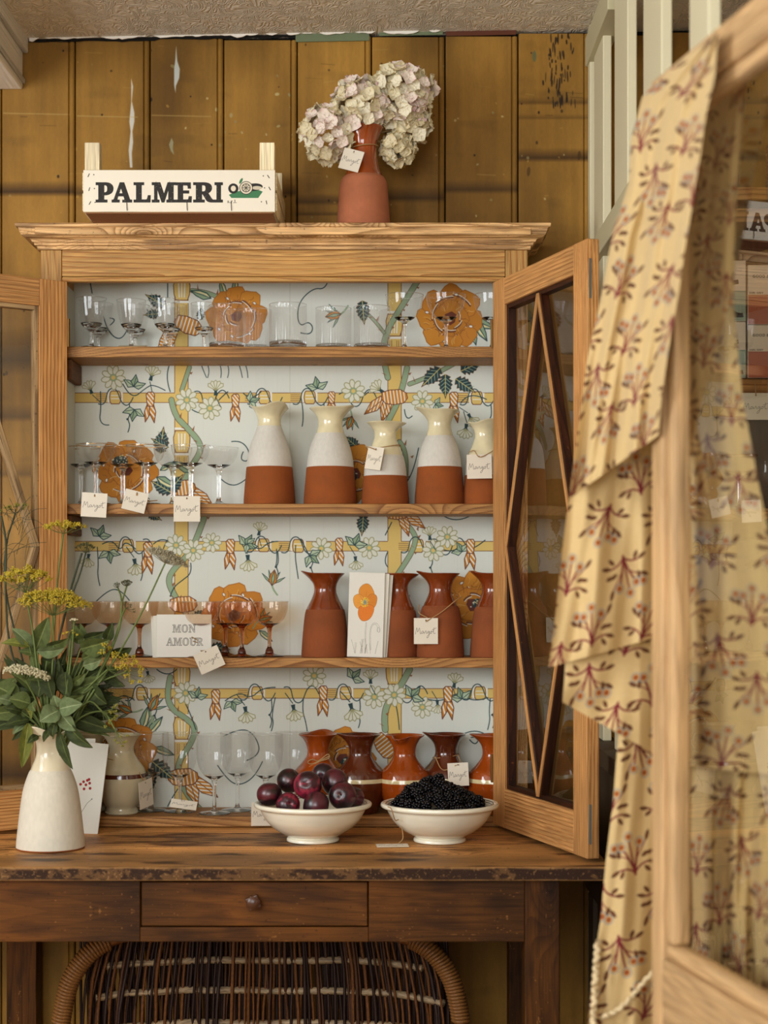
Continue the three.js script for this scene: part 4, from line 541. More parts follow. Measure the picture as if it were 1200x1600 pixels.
const wineG = glassGeo([[0, 0], [0.017, 0.0003], [0.0345, 0.0006], [0.0352, 0.0018], [0.022, 0.0036], [0.0085, 0.0062], [0.0052, 0.011], [0.0042, 0.022], [0.0041, 0.055], [0.0048, 0.067], [0.0072, 0.0735], [0.0125, 0.0772], [0.0225, 0.084], [0.0315, 0.0965], [0.0368, 0.113], [0.0392, 0.132], [0.0394, 0.15], [0.0384, 0.1725]], [[0.038, 0.173], [0.0374, 0.1723], [0.0384, 0.15], [0.0381, 0.132], [0.0357, 0.1135], [0.0303, 0.0978], [0.0215, 0.0862], [0.0118, 0.0803], [0, 0.0785]], { ys: 0.084 });
const tumblerG = glassGeo([[0, 0.0006], [0.03, 0.0004], [0.0375, 0.001], [0.0394, 0.004], [0.0399, 0.012], [0.04, 0.05], [0.04, 0.0944]], [[0.0396, 0.0952], [0.039, 0.0945], [0.0386, 0.05], [0.0383, 0.022], [0.0368, 0.0145], [0.03, 0.0118], [0, 0.0112]], { flute: 40, fy: [0.008, 0.0915], depth: 0.0008, ys: 0.012 });
const kinds = {
  sherry_glass: [sherryG, M.glass, 'glass', 'small cut glasses on the top shelf'], coupe_glass: [coupeG, M.glass, 'glass', 'clear coupes on the top shelf'], saucer_glass: [saucerG, M.glass, 'glass', 'clear champagne saucers on the second shelf'],
  amber_coupe: [amberG, M.amber, 'glass', 'amber coupes on the third shelf'], wine_glass: [wineG, M.glass, 'glass', 'clear wine glasses on the bottom shelf'], ribbed_tumbler: [tumblerG, M.glass, 'glass', 'ribbed tumblers on the top shelf'],
};
const rims = {}, rimOf = (R, Y) => (rims[R.toFixed(4)] ??= new THREE.TorusGeometry(R - 0.0003, 0.0007, 6, 56).rotateX(Math.PI / 2).translate(0, Y, 0));
function glass(kind, label, px, z, y, { s = 1, sy = s, gilt } = {}) {
  const [g, m, c, gr] = kinds[kind], t = thing(kind, label, c, [RX(px, z), y + 0.0004, z], rnd() * 6, gr), am = kind === 'amber_coupe'; for (const [n, q, mat] of [['stem', g[0], m], ['bowl', g[1], am ? M.amberSheet : M.sheet]]) part(kind === 'ribbed_tumbler' ? (n === 'stem' ? 'base' : 'wall') : n, q, mat, t).scale.set(s, sy, s);
  { const p = g[1].attributes.position; let R = 0, Y = 0; for (let i = 0; i < p.count; i++) if (p.getY(i) > Y) { Y = p.getY(i); R = Math.hypot(p.getX(i), p.getZ(i)); } part('rim', rimOf(R, Y), m, t).scale.set(s, sy, s); }
  if (gilt) part('gilt_rim', new THREE.TorusGeometry(0.0424 * s, 0.0007, 6, 56).rotateX(Math.PI / 2).translate(0, 0.1296 * sy, 0), M.gold, t);
  return t;
}
glass('sherry_glass', 'cut sherry glass at the hinge end of the top shelf, front of its pair', 143, -0.045, SH.s1); glass('sherry_glass', 'cut sherry glass standing behind the one at the hinge end', 153.5, -0.115, SH.s1);
glass('sherry_glass', 'cut sherry glass with a folded paper tag lying at its foot', 205, -0.05, SH.s1, { s: 0.97 }); glass('sherry_glass', 'cut sherry glass hidden behind the one with the paper tag', 211.5, -0.12, SH.s1, { s: 0.97 });
glass('sherry_glass', 'cut sherry glass in front of the dark leaves, front of its pair', 258, -0.05, SH.s1, { s: 0.98 }); glass('sherry_glass', 'cut sherry glass behind the bamboo-side front glass', 266, -0.115, SH.s1, { s: 0.98 });
glass('sherry_glass', 'single narrow cut sherry glass overlapping the first tumbler', 319, -0.1, SH.s1, { s: 0.9, sy: 0.98 });
glass('ribbed_tumbler', 'ribbed tumbler in front of the big orange bloom', 355, -0.057, SH.s1); glass('ribbed_tumbler', 'ribbed tumbler at the edge of the orange bloom, set further back', 397, -0.1, SH.s1, { s: 0.97 }); glass('ribbed_tumbler', 'ribbed tumbler alone before plain paper, nearest the shelf edge', 450, -0.036, SH.s1, { s: 1.02, sy: 0.99 });
glass('ribbed_tumbler', 'ribbed tumbler in front of the painted rosebud', 521, -0.08, SH.s1, { s: 0.98 }); glass('ribbed_tumbler', 'ribbed tumbler in front of the dark leaf, last of the tumblers', 581, -0.075, SH.s1);
glass('coupe_glass', 'clear coupe in front of the yellow bamboo, first of three', 632, -0.07, SH.s1, { sy: 0.99 }); glass('coupe_glass', 'clear coupe with etched bowl before the orange bloom', 697, -0.07, SH.s1, { s: 1.04, sy: 0.99 }); glass('coupe_glass', 'clear coupe half hidden by the open door at the shelf end', 769, -0.07, SH.s1, { sy: 0.99 });
glass('saucer_glass', 'gold-rimmed saucer glass cut off by the door stile, back row', 127, -0.115, SH.s2, { gilt: true, sy: 1.0 }); glass('saucer_glass', 'gold-rimmed saucer glass above the first hanging tag', 150, -0.05, SH.s2, { gilt: true }); glass('saucer_glass', 'gold-rimmed saucer glass in the back row before the orange bloom', 192, -0.115, SH.s2, { gilt: true });
glass('saucer_glass', 'gold-rimmed saucer glass above the second hanging tag', 228, -0.05, SH.s2, { gilt: true, sy: 0.985 }); glass('saucer_glass', 'plain saucer glass in the back row beside the bamboo', 270, -0.115, SH.s2, { sy: 0.98 }); glass('saucer_glass', 'plain saucer glass above the straight hanging tag', 298, -0.05, SH.s2, { sy: 0.975 }); glass('saucer_glass', 'plain saucer glass standing alone next to the tall jug', 342, -0.085, SH.s2, { sy: 0.96 });
glass('amber_coupe', 'amber coupe behind the yellow fennel at the shelf end', 128, -0.06, SH.s3); glass('amber_coupe', 'amber coupe crossed by the thin seed-head stem', 172, -0.09, SH.s3); glass('amber_coupe', 'amber coupe just before the white cards', 218, -0.055, SH.s3); glass('amber_coupe', 'amber coupe behind the white cards', 262, -0.11, SH.s3); glass('amber_coupe', 'amber coupe in front of the lettered card, with a tilted tag on its foot', 315, -0.035, SH.s3);
glass('amber_coupe', 'amber coupe in the back row before the orange bloom', 352, -0.105, SH.s3); glass('amber_coupe', 'amber coupe in the front row with its foot at the shelf edge', 378, -0.042, SH.s3); glass('amber_coupe', 'last amber coupe next to the terracotta jug', 421, -0.07, SH.s3);
glass('wine_glass', 'wine glass behind the hanging tag of the cream vase', 236, -0.09, SH.s4); glass('wine_glass', 'wine glass with a price tag over its foot', 281, -0.075, SH.s4); glass('wine_glass', 'wine glass standing furthest forward in its row', 335, -0.045, SH.s4); glass('wine_glass', 'wine glass behind the furthest forward one', 371, -0.095, SH.s4); glass('wine_glass', 'wine glass rising behind the plum bowl rim', 415, -0.055, SH.s4); glass('wine_glass', 'wine glass beside the pitcher with the twine bow', 457, -0.1, SH.s4);

// ------------------------------------------------------------------ paper tags, cards
function script(c, x, y, s, col = '#2b2622') { // the handwritten shop name, drawn as pen strokes
  const L = [ // M a r g o t
    [[0, 30], [3, 6], [6, 2], [7, 10], [9, 24], [14, 8], [18, 3], [19, 12], [20, 27], [23, 29], [27, 24]], [[34, 17], [29, 17], [26, 23], [29, 28], [34, 24], [36, 17], [36, 25], [39, 27], [43, 20]], [[43, 20], [44, 15], [47, 17], [48, 20], [48, 27], [52, 26]],
    [[60, 17], [55, 17], [53, 23], [56, 26], [60, 22], [62, 16], [61, 28], [57, 42], [51, 46], [49, 42], [55, 34], [66, 25]], [[70, 17], [66, 19], [66, 25], [70, 27], [73, 23], [72, 17], [68, 17], [74, 19], [79, 16]], [[82, 2], [80, 14], [79, 24], [82, 28], [88, 25]], [[73, 12], [82, 8], [92, 4]]];
  c.save(); c.translate(x, y); c.scale(s, s); c.strokeStyle = col; c.lineWidth = 1.25; c.lineJoin = c.lineCap = 'round';
  for (const p of L) { c.beginPath(); c.moveTo(...p[0]); for (let i = 1; i < p.length - 1; i++) c.quadraticCurveTo(...p[i], (p[i][0] + p[i + 1][0]) / 2, (p[i][1] + p[i + 1][1]) / 2); c.lineTo(...p[p.length - 1]); c.stroke(); }
  c.restore();
}
const paperGrain = (c, w, h, base) => { c.fillStyle = base; c.fillRect(0, 0, w, h); for (let i = 0; i < w * h / 90; i++) { c.fillStyle = rnd() < 0.5 ? 'rgba(160,140,105,.08)' : 'rgba(255,250,235,.10)'; c.fillRect(rnd() * w, rnd() * h, rr(1, 5), 1); } };
M.tagFace = std({ map: canvasTex(256, 256, (c, w, h) => { paperGrain(c, w, h, '#ded4c2'); script(c, 18, 88, 2.4); c.fillStyle = '#4a3a2a'; c.beginPath(); c.arc(128, 22, 7, 0, 7); c.fill(); }), roughness: 0.85 });
M.tagBack = std({ color: 0xcbbca0, roughness: 0.9 });
const tagGeo = new THREE.BoxGeometry(1, 1, 0.0012);
// card hangs from its hole; strings: lists of world points
function priceTag(label, [x, y, z], { w = 0.055, h = 0.055, rot = [0, 0, 0], strings = [], face = M.tagFace } = {}) {
  const t = thing('price_tag', label, 'tag', [x, y, z], 0, 'handwritten price tags');
  const c = part('card', tagGeo, [M.tagBack, M.tagBack, M.tagBack, M.tagBack, face, M.tagBack], t); c.scale.set(w, h, 1); c.rotation.set(...rot);
  for (const s of strings) part('twine', tubeGeo(s.map((p) => V(p[0] - x, p[1] - y, p[2] - z)), 0.0011, 28, 6), M.twine, t);
  return t;
}
const hole = ([x, y, z], h, rz, dz = 0.002) => [x - Math.sin(rz) * h * 0.41 * -1 * -1, y + Math.cos(rz) * h * 0.41, z + dz];
const loop = (cx, cy, cz, rx, a0 = 0, a1 = 6.283, tilt = 0) => { const p = []; for (let k = 0; k <= 14; k++) { const a = a0 + (a1 - a0) * k / 14; p.push([cx + rx * Math.sin(a), cy + tilt * Math.sin(a), cz + rx * Math.cos(a)]); } return p; };
{
  const P = (px, py, z) => at(px, py, z).toArray();
  let c = P(549, 250, HZ + 0.044), rz = -0.33; priceTag('price tag tilted on the neck of the hydrangea vase', c, { w: 0.046, h: 0.046, rot: [-0.1, -0.25, rz], strings: [[...loop(RX(568, HZ), RY(232, HZ), HZ, 0.032, -0.9, 4.6, 0.004), hole(c, 0.04, rz)]] });
  const shelfTag = (label, px, py, rz, gx, yaw = 0, w = 0.055, h = 0.052) => { const q = P(px, py, 0.0035), top = hole(q, h, rz); priceTag(label, q, { w, h, rot: [0, yaw, rz], strings: [[top, [top[0] - 0.004, SH.s2 + 0.006, -0.004], [gx - 0.008, SH.s2 + 0.009, -0.03], [gx - 0.007, SH.s2 + 0.013, -0.05], [gx, SH.s2 + 0.014, -0.042], [gx + 0.007, SH.s2 + 0.013, -0.05], [gx + 0.004, SH.s2 + 0.008, -0.06]], [top, [top[0] + 0.004, SH.s2 + 0.005, -0.004], [gx + 0.012, SH.s2 + 0.006, -0.02], [gx + 0.028, SH.s2 + 0.008, -0.028]]] }); };
  shelfTag('price tag hanging over the second shelf edge at its hinge end', 147, 789, -0.06, RX(150, -0.05)); shelfTag('price tag tilted over the second shelf edge, middle of three', 211, 783, -0.24, RX(228, -0.05), 0.1, 0.05, 0.044); shelfTag('price tag hanging straight from the second shelf, largest of three', 292, 795, 0, RX(298, -0.05), 0, 0.057, 0.055);
  const J3x = RX(602, -0.07); c = P(585, 716, -0.02); priceTag('price tag leaning on the short two-tone jug', c, { w: 0.037, h: 0.05, rot: [-0.15, -0.35, -0.2], strings: [[...loop(J3x, RY(700, -0.07), -0.07, 0.0335, 2.4, -1.0, 0.006), hole(c, 0.045, -0.2)], [hole(c, 0.045, -0.2), [c[0] - 0.012, c[1] + 0.024, c[2]], [c[0] - 0.02, c[1] + 0.026, c[2] - 0.004]]] });
  const J5x = RX(757, -0.07); c = P(749, 729, -0.014); priceTag('square price tag on the short jug beside the open door', c, { w: 0.054, h: 0.053, rot: [-0.12, 0, 0.02], strings: [[[J5x - 0.035, c[1] + 0.034, -0.05], [J5x - 0.025, c[1] + 0.036, -0.03], hole(c, 0.05, 0), [J5x + 0.022, c[1] + 0.038, -0.03], [J5x + 0.036, c[1] + 0.042, -0.055]]] });
  c = P(327, 1031, 0.0045); rz = 0.42; const hp = [c[0] - 0.008, c[1] + 0.02, c[2] + 0.001]; priceTag('price tag turned on its corner under the amber coupes', c, { w: 0.056, h: 0.046, rot: [0, 0, rz], strings: [[hp, [RX(322, -0.02), SH.s3 + 0.012, -0.008], [RX(310, -0.03), SH.s3 + 0.02, -0.028], [RX(316, -0.03), SH.s3 + 0.032, -0.03], [RX(323, -0.03), SH.s3 + 0.024, -0.03], [RX(314, -0.02), SH.s3 + 0.016, -0.024], hp], [[RX(316, -0.03), SH.s3 + 0.03, -0.028], [RX(304, -0.02), SH.s3 + 0.042, -0.018], [RX(300, -0.02), SH.s3 + 0.045, -0.014]], [[RX(316, -0.03), SH.s3 + 0.03, -0.028], [RX(302, -0.02), SH.s3 + 0.036, -0.016]]] });
  c = P(665.5, 986, -0.006); priceTag('price tag hanging on long twine before the terracotta jug', c, { w: 0.052, h: 0.056, rot: [-0.05, 0, 0], strings: [[hole(c, 0.05, 0), [RX(690, -0.02), RY(956, -0.02), -0.014], [RX(712, -0.03), RY(938, -0.03), -0.022], [RX(722, -0.05), RY(932, -0.05), -0.042]], [hole(c, 0.05, 0), [RX(668, -0.02), RY(966, -0.02), -0.012], [RX(655, -0.03), RY(958, -0.03), -0.024], [RX(654, -0.06), RY(945, -0.06), -0.05]]] });
  const vx = RX(190, -0.055); c = P(228, 1240, -0.03); priceTag('narrow price tag hanging edge-on at the side of the cream vase', c, { w: 0.05, h: 0.06, rot: [0.05, 1.1, 0.1], strings: [[...loop(vx, RY(1187, -0.055), -0.055, 0.034, -2.2, 1.0, -0.006), [vx + 0.05, RY(1215, -0.03), -0.022], hole(c, 0.055, 0)], [[vx - 0.035, RY(1192, -0.04), -0.03], [vx - 0.052, RY(1215, -0.04), -0.028], [vx - 0.056, RY(1245, -0.04), -0.045]]] });
  c = P(287, 1257, -0.028); priceTag('creased price tag resting against the foot of a wine glass', c, { w: 0.058, h: 0.02, rot: [-0.5, 0, -0.14], strings: [[[RX(281, -0.07), SH.s4 + 0.026, -0.068], [RX(284, -0.06), SH.s4 + 0.03, -0.06], [c[0] - 0.004, c[1] + 0.008, c[2]]]] });
  c = P(411, 1272, 0.004); priceTag('price tag half hidden behind the plum bowl', c, { w: 0.052, h: 0.05, rot: [-0.12, 0.3, 0], strings: [] });
  c = [RX(613, 0.26), TT + 0.0022, 0.262]; priceTag('price tag lying flat on the table between the bowls', c, { w: 0.064, h: 0.034, rot: [-1.56, 0, 0.08], strings: [[[c[0] + 0.012, TT + 0.004, c[2] - 0.014], [RX(629, 0.2), TT + 0.012, 0.24], [RX(624, 0.2), TT + 0.05, 0.245], [RX(617, 0.2), RY(1274, 0.2), 0.268], [RX(611, 0.2), RY(1255, 0.2), 0.284], [RX(606, 0.2), RY(1254, 0.2), 0.266]]] });
  c = P(716, 1210, -0.024); priceTag('price tag showing over the top of the blackberries', c, { w: 0.045, h: 0.05, rot: [-0.1, 0, 0.05], strings: [[...loop(RX(697, -0.085), RY(1181, -0.085), -0.085, 0.029, 0.5, 5.8, 0.004)], [[RX(680, -0.05), RY(1183, -0.05), -0.058], [RX(692, -0.04), RY(1203, -0.04), -0.04], [c[0] - 0.004, c[1] + 0.02, c[2]]], [[RX(716, -0.06), RY(1181, -0.06), -0.07], [RX(719, -0.04), RY(1190, -0.04), -0.04], [c[0] + 0.001, c[1] + 0.02, c[2]]]] });
  c = [RX(207, -0.03), SH.s1 + 0.003, -0.03]; priceTag('folded blank tag lying under the sherry glass on the top shelf', c, { w: 0.06, h: 0.03, rot: [-1.35, 0, 0], face: M.tagBack });
  // twine bow on the first pitcher
  const px = RX(497, -0.085), py = RY(1187, -0.085), bow = thing('twine_bow', 'loose twine bow tied round the neck of the orange-brown pitcher', 'twine', [px, py, -0.085]);
  const rel = (l) => l.map((p) => V(...p)); part('cord', tubeGeo(rel(loop(0, 0, 0, 0.0285)), 0.0013, 30, 6), M.twine, bow);
  for (const l of [[[0.002, 0, 0.03], [0.012, 0.008, 0.034], [0.024, 0.016, 0.035], [0.026, 0.008, 0.035], [0.006, 0, 0.033], [-0.018, -0.012, 0.036]], [[0, 0, 0.03], [-0.012, 0.004, 0.034], [-0.022, -0.002, 0.035], [-0.014, -0.006, 0.034], [0.006, 0.002, 0.033], [0.028, 0.012, 0.034]]]) part('bow_loop', tubeGeo(rel(l), 0.0013, 24, 6), M.twine, bow);
}
M.cardEdge = std({ color: 0xd9d4c6, roughness: 0.8 });
const boxCard = (name, label, cat, w, h, d, face, pos, rot, group) => { const t = thing(name, label, cat, pos, 0, group); const m = part('card_front', new RoundedBoxGeometry(w, h, d, 1, 0.0004).translate(0, h / 2, 0), M.cardEdge, t); m.rotation.set(...rot); if (face) { const f = part('print', new THREE.PlaneGeometry(w * 0.99, h * 0.99).translate(0, h / 2, d / 2 + 0.0003), face, t); f.rotation.set(...rot); } return t; };
{
  const mon = std({ roughness: 0.8, map: canvasTex(512, 412, (c, w, h) => { paperGrain(c, w, h, '#dedad0'); c.font = 'bold 104px serif'; c.textAlign = 'center'; c.lineWidth = 3; for (const [s, y, x] of [['MON', 172, 256], ['AMOUR', 300, 262]]) { c.save(); c.translate(x, y); c.scale(0.84, 1); c.fillStyle = 'rgba(120,118,112,.35)'; c.fillText(s, 0, 0); c.strokeStyle = '#3e3d3a'; c.strokeText(s, 0, 0); c.lineWidth = 1.2; c.restore(); } }) });
  const s = (CAMZ + 0.02) / FOCAL;
  boxCard('greeting_card', 'square white card lettered in outline capitals in front of the amber coupes', 'card', 86 * s, 67 * s, 0.0035, mon, [RX(287, -0.016), SH.s3 + 0.0008, -0.0215], [-0.06, 0, 0], 'square cards by the amber coupes');
  boxCard('greeting_card', 'plain white card edge just behind the lettered one', 'card', 80 * s, 66 * s, 0.003, null, [RX(280, -0.02), SH.s3 + 0.0008, -0.03], [-0.07, 0.03, 0.03], 'square cards by the amber coupes');
  boxCard('greeting_card', 'rearmost plain white card leaning furthest over beside the coupe stem', 'card', 78 * s, 66 * s, 0.003, null, [RX(276, -0.02), SH.s3 + 0.0008, -0.038], [-0.07, 0.05, 0.055], 'square cards by the amber coupes');
  const poppy = std({ roughness: 0.8, map: canvasTex(360, 780, (c, w, h) => {
    paperGrain(c, w, h, '#dfdbd0'); c.lineCap = 'round';
    const blob = (pts, f, st) => { c.beginPath(); pts.forEach(([x, y], i) => { const n = pts[(i + 1) % pts.length]; if (!i) c.moveTo((x + n[0]) / 2, (y + n[1]) / 2); else c.quadraticCurveTo(x, y, (x + n[0]) / 2, (y + n[1]) / 2); }); c.quadraticCurveTo(...pts[0], (pts[0][0] + pts[1][0]) / 2, (pts[0][1] + pts[1][1]) / 2); c.fillStyle = f; c.fill(); c.strokeStyle = st; c.lineWidth = 2.5; c.stroke(); };
    blob([[120, 260], [90, 170], [130, 110], [200, 95], [250, 160], [270, 240]], '#d98a2e', '#8a5a2a'); blob([[50, 300], [40, 220], [110, 190], [170, 250], [150, 330], [90, 340]], '#e39a3c', '#9a6428'); blob([[170, 300], [200, 190], [290, 200], [285, 290], [245, 340]], '#d27f28', '#8f5a26'); blob([[90, 390], [110, 300], [220, 290], [270, 320], [230, 430], [140, 460]], '#dd7a24', '#94521e');
    for (let k = 0; k < 40; k++) { const a = rnd() * 6.28; c.strokeStyle = 'rgba(170,90,30,.35)'; c.lineWidth = 1.4; c.beginPath(); c.moveTo(165 + 50 * Math.cos(a), 280 + 55 * Math.sin(a)); c.lineTo(165 + rr(80, 110) * Math.cos(a), 280 + rr(90, 120) * Math.sin(a)); c.stroke(); }
    for (let k = 0; k < 150; k++) { const a = rnd() * 6.28, r = rr(15, 44); c.fillStyle = pick(['#e4c93a', '#d4b52e', '#f0dc66', '#8e7a2a']); c.beginPath(); c.arc(165 + r * Math.cos(a), 275 + r * 1.1 * Math.sin(a), rr(2, 4), 0, 7); c.fill(); } c.fillStyle = '#9aa088'; c.beginPath(); c.ellipse(165, 275, 20, 23, 0, 0, 7); c.fill(); c.strokeStyle = '#5c6152'; c.lineWidth = 2; for (let k = 0; k < 8; k++) { const a = k * 0.785; c.beginPath(); c.moveTo(165, 275); c.lineTo(165 + 18 * Math.cos(a), 275 + 21 * Math.sin(a)); c.stroke(); }
    c.strokeStyle = 'rgba(60,58,54,.7)'; c.lineWidth = 2; const ln = (...p) => { c.beginPath(); c.moveTo(...p[0]); for (let i = 1; i < p.length - 1; i++) c.quadraticCurveTo(...p[i], (p[i][0] + p[i + 1][0]) / 2, (p[i][1] + p[i + 1][1]) / 2); c.lineTo(...p[p.length - 1]); c.stroke(); };
    ln([180, 460], [172, 560], [178, 740]); ln([188, 460], [182, 560], [190, 740]); ln([230, 720], [216, 560], [240, 470], [290, 460], [322, 500], [320, 545]); ln([240, 715], [226, 560], [246, 480], [285, 474], [306, 510], [300, 545]); ln([300, 540], [290, 520], [316, 500], [330, 530], [318, 556], [300, 540]);
    for (let k = 0; k < 16; k++) { const x = rr(60, 300), q = rr(-40, 40); ln([x, 750], [x + q * 0.3, 700], [x + q, rr(610, 690)]); }
  }) });
  const h = 133 * s, w = 56 * s, th = -0.03;
  boxCard('poppy_card', 'tall white card printed with an orange poppy between the terracotta jugs', 'card', w, h, 0.003, poppy, [RX(570, -0.03), SH.s3 + 0.0008, -0.032], [-0.06, 0, th], 'poppy cards');
  boxCard('poppy_card', 'plain card edge right behind the printed poppy card', 'card', w, h * 0.995, 0.003, null, [RX(574, -0.035), SH.s3 + 0.0008, -0.039], [-0.05, -0.03, th - 0.022], 'poppy cards'); boxCard('poppy_card', 'rearmost plain card edge of the poppy set, leaning on the jug', 'card', w, h * 0.985, 0.003, null, [RX(577, -0.04), SH.s3 + 0.0008, -0.046], [-0.05, -0.04, th - 0.045], 'poppy cards');
  const cherries = std({ roughness: 0.8, map: canvasTex(300, 640, (c, w, hh) => { paperGrain(c, w, hh, '#d9d6ca'); for (const [x, y] of [[188, 260], [196, 286], [176, 268], [204, 322], [170, 300], [150, 280], [160, 330], [130, 300]]) { c.fillStyle = '#a5101c'; c.beginPath(); c.arc(x, y, 9, 0, 7); c.fill(); c.strokeStyle = '#5c1014'; c.lineWidth = 1.6; c.stroke(); } c.strokeStyle = '#4a4a44'; c.lineWidth = 2.4; c.beginPath(); c.moveTo(225, 398); c.lineTo(196, 428); c.lineTo(150, 520); c.stroke(); c.fillStyle = '#3a3a36'; c.beginPath(); c.arc(227, 396, 4, 0, 7); c.fill(); }) });
  const z = 0.085, q = (CAMZ - z) / FOCAL; boxCard('berry_card', 'white card with printed red berries leaning behind the flower jug', 'card', 66 * q, 142 * q, 0.003, cherries, [RX(121, z), TT + 0.001, z], [-0.16, -0.12, -0.1]); boxCard('berry_card', 'plain white card standing behind the red berry card', 'card', 92 * q, 146 * q, 0.003, null, [RX(96, z), TT + 0.001, z - 0.02], [-0.16, -0.05, -0.01]);
}

// ------------------------------------------------------------------ fruit crate with printed label
const crateLabel = std({ roughness: 0.75, map: canvasTex(1200, 262, (c, w, h) => {
  paperGrain(c, w, h, '#f0e6d2'); const K = 4, X = (px) => (px - 130) * K, Y = (py) => (py - 266) * K;
  c.textAlign = 'center'; c.textBaseline = 'alphabetic'; c.font = 'bold 150px serif';
  for (const [g, x, ww, top, bot] of [['P', 163, 28, 286, 316], ['A', 190, 30, 286, 316], ['L', 222, 27, 286, 316], ['M', 256, 38, 286, 316], ['E', 287, 26, 286, 316], ['R', 318, 32, 286, 316], ['I', 342, 13, 286, 316]]) for (const [dx, dy, col] of [[5, 1, '#2f6b45'], [0, 0, '#26221e']]) {
    const m = c.measureText(g).width; c.save(); c.translate(X(x) + dx, Y(bot) + dy); c.scale(ww * K / m, (bot - top) * K / 109); c.fillStyle = col; c.fillText(g, 0, 0); if (col === '#26221e') { c.strokeStyle = col; c.lineWidth = 9; c.strokeText(g, 0, 0); } c.restore(); }
  c.fillStyle = 'rgba(230,222,200,.8)'; for (let k = 0; k < 160; k++) c.fillRect(X(rr(150, 350)), Y(rr(286, 316)), rr(1, 7), rr(0.5, 2)); // worn print
  const ell = (x, y, a, b, r, f, st) => { c.beginPath(); c.ellipse(X(x), Y(y), a * K, b * K, r, 0, 7); if (f) { c.fillStyle = f; c.fill(); } if (st) { c.strokeStyle = st; c.lineWidth = 4; c.stroke(); } };
  c.fillStyle = '#3f7a50'; c.beginPath(); c.moveTo(X(358), Y(305)); c.quadraticCurveTo(X(376), Y(296), X(382), Y(300)); c.quadraticCurveTo(X(400), Y(294), X(411), Y(300)); c.lineTo(X(404), Y(310)); c.lineTo(X(362), Y(310)); c.fill(); ell(377, 283, 2, 5, 0.5, '#3f7a50');
  ell(365, 295, 8, 8, 0, '#26221e'); ell(365, 295, 4, 4.5, 0, '#e3d6bd'); ell(397, 293, 14, 6, -0.1, '#26221e'); ell(402, 294, 8, 3, 0, '#cfc3aa'); ell(385, 294, 10, 10, 0.3, '#e3d6bd', '#26221e'); ell(385, 294, 6.5, 6.5, 0.3, '#d2c6ac', '#26221e'); for (let k = 0; k < 8; k++) { c.strokeStyle = '#26221e'; c.lineWidth = 3; c.beginPath(); c.moveTo(X(385), Y(294)); c.lineTo(X(385 + 6 * Math.cos(k * 0.785)), Y(294 + 6 * Math.sin(k * 0.785))); c.stroke(); }
  c.font = 'bold 27px serif'; c.fillStyle = '#26221e'; c.fillText('s.r.l.', X(363), Y(318));
  for (const [x, y, a] of [[138, 274, 0.4], [139, 296, 0.3], [140, 318, 0.5], [420, 276, -0.6], [422, 295, -0.5], [417, 317, -0.2]]) { c.save(); c.translate(X(x), Y(y)); c.rotate(a); c.fillStyle = '#2a241e'; c.fillRect(-2.5, -12, 5, 24); c.restore(); ell(x + (x < 200 ? 8 : -8), y - 1, 0.9, 0.9, 0, '#2a241e'); }
}) });
{
  const t = thing('fruit_crate', 'small pale wooden fruit crate with bold printed lettering on top of the cabinet', 'crate', [RX(280, 0.141), 2.0555, 0]);
  const W = 0.199, zf = 0.141, zb = -0.155, Hh = 0.0875, b = (n, X, Y, Z, g) => board(n, M.palePine, t, X, Y, Z, g, 0.0012);
  const front = b('end_panel', [-W, W], [0, Hh], [zf - 0.006, zf], 0); part('label_print', new THREE.PlaneGeometry(W * 2 - 0.002, Hh - 0.002).translate(0, Hh / 2, zf + 0.0004), crateLabel, front); b('end_panel', [-W, W], [0, Hh], [zb, zb + 0.006], 0);
  for (const s of [-1, 1]) for (const [z0, z1] of [[zf - 0.034, zf - 0.0065], [zb + 0.0065, zb + 0.034]]) b('corner_post', s < 0 ? [-W + 0.002, -W + 0.033] : [W - 0.033, W - 0.002], [0.002, 0.146], [z0, z1], 1);
  for (const s of [-1, 1]) for (const y of [0.004, 0.047]) b('side_slat', s < 0 ? [-W - 0.003, -W + 0.0015] : [W - 0.0015, W + 0.003], [y, y + 0.037], [zb + 0.004, zf - 0.008], 2);
  M.crateBase = std({ color: 0x8a5a34, roughness: 0.8 }); for (let k = 0; k < 4; k++) part('base_slat', new THREE.BoxGeometry(W * 2 - 0.01, 0.003, 0.07).translate(0, -0.0008, zb + 0.04 + k * 0.0725), M.crateBase, t);
  M.wire = std({ color: 0x2a241e, roughness: 0.5, metalness: 0.6 }); for (const px of [198, 292, 361]) part('staple', tubeGeo([V(RX(px, zf) - RX(280, zf), 0.021, zf + 0.001), V(RX(px, zf) - RX(280, zf) + 0.001, 0.004, zf + 0.0015), V(RX(px + 2, zf) - RX(280, zf), -0.003, zf - 0.012)], 0.0007, 8, 5), M.wire, t);
}

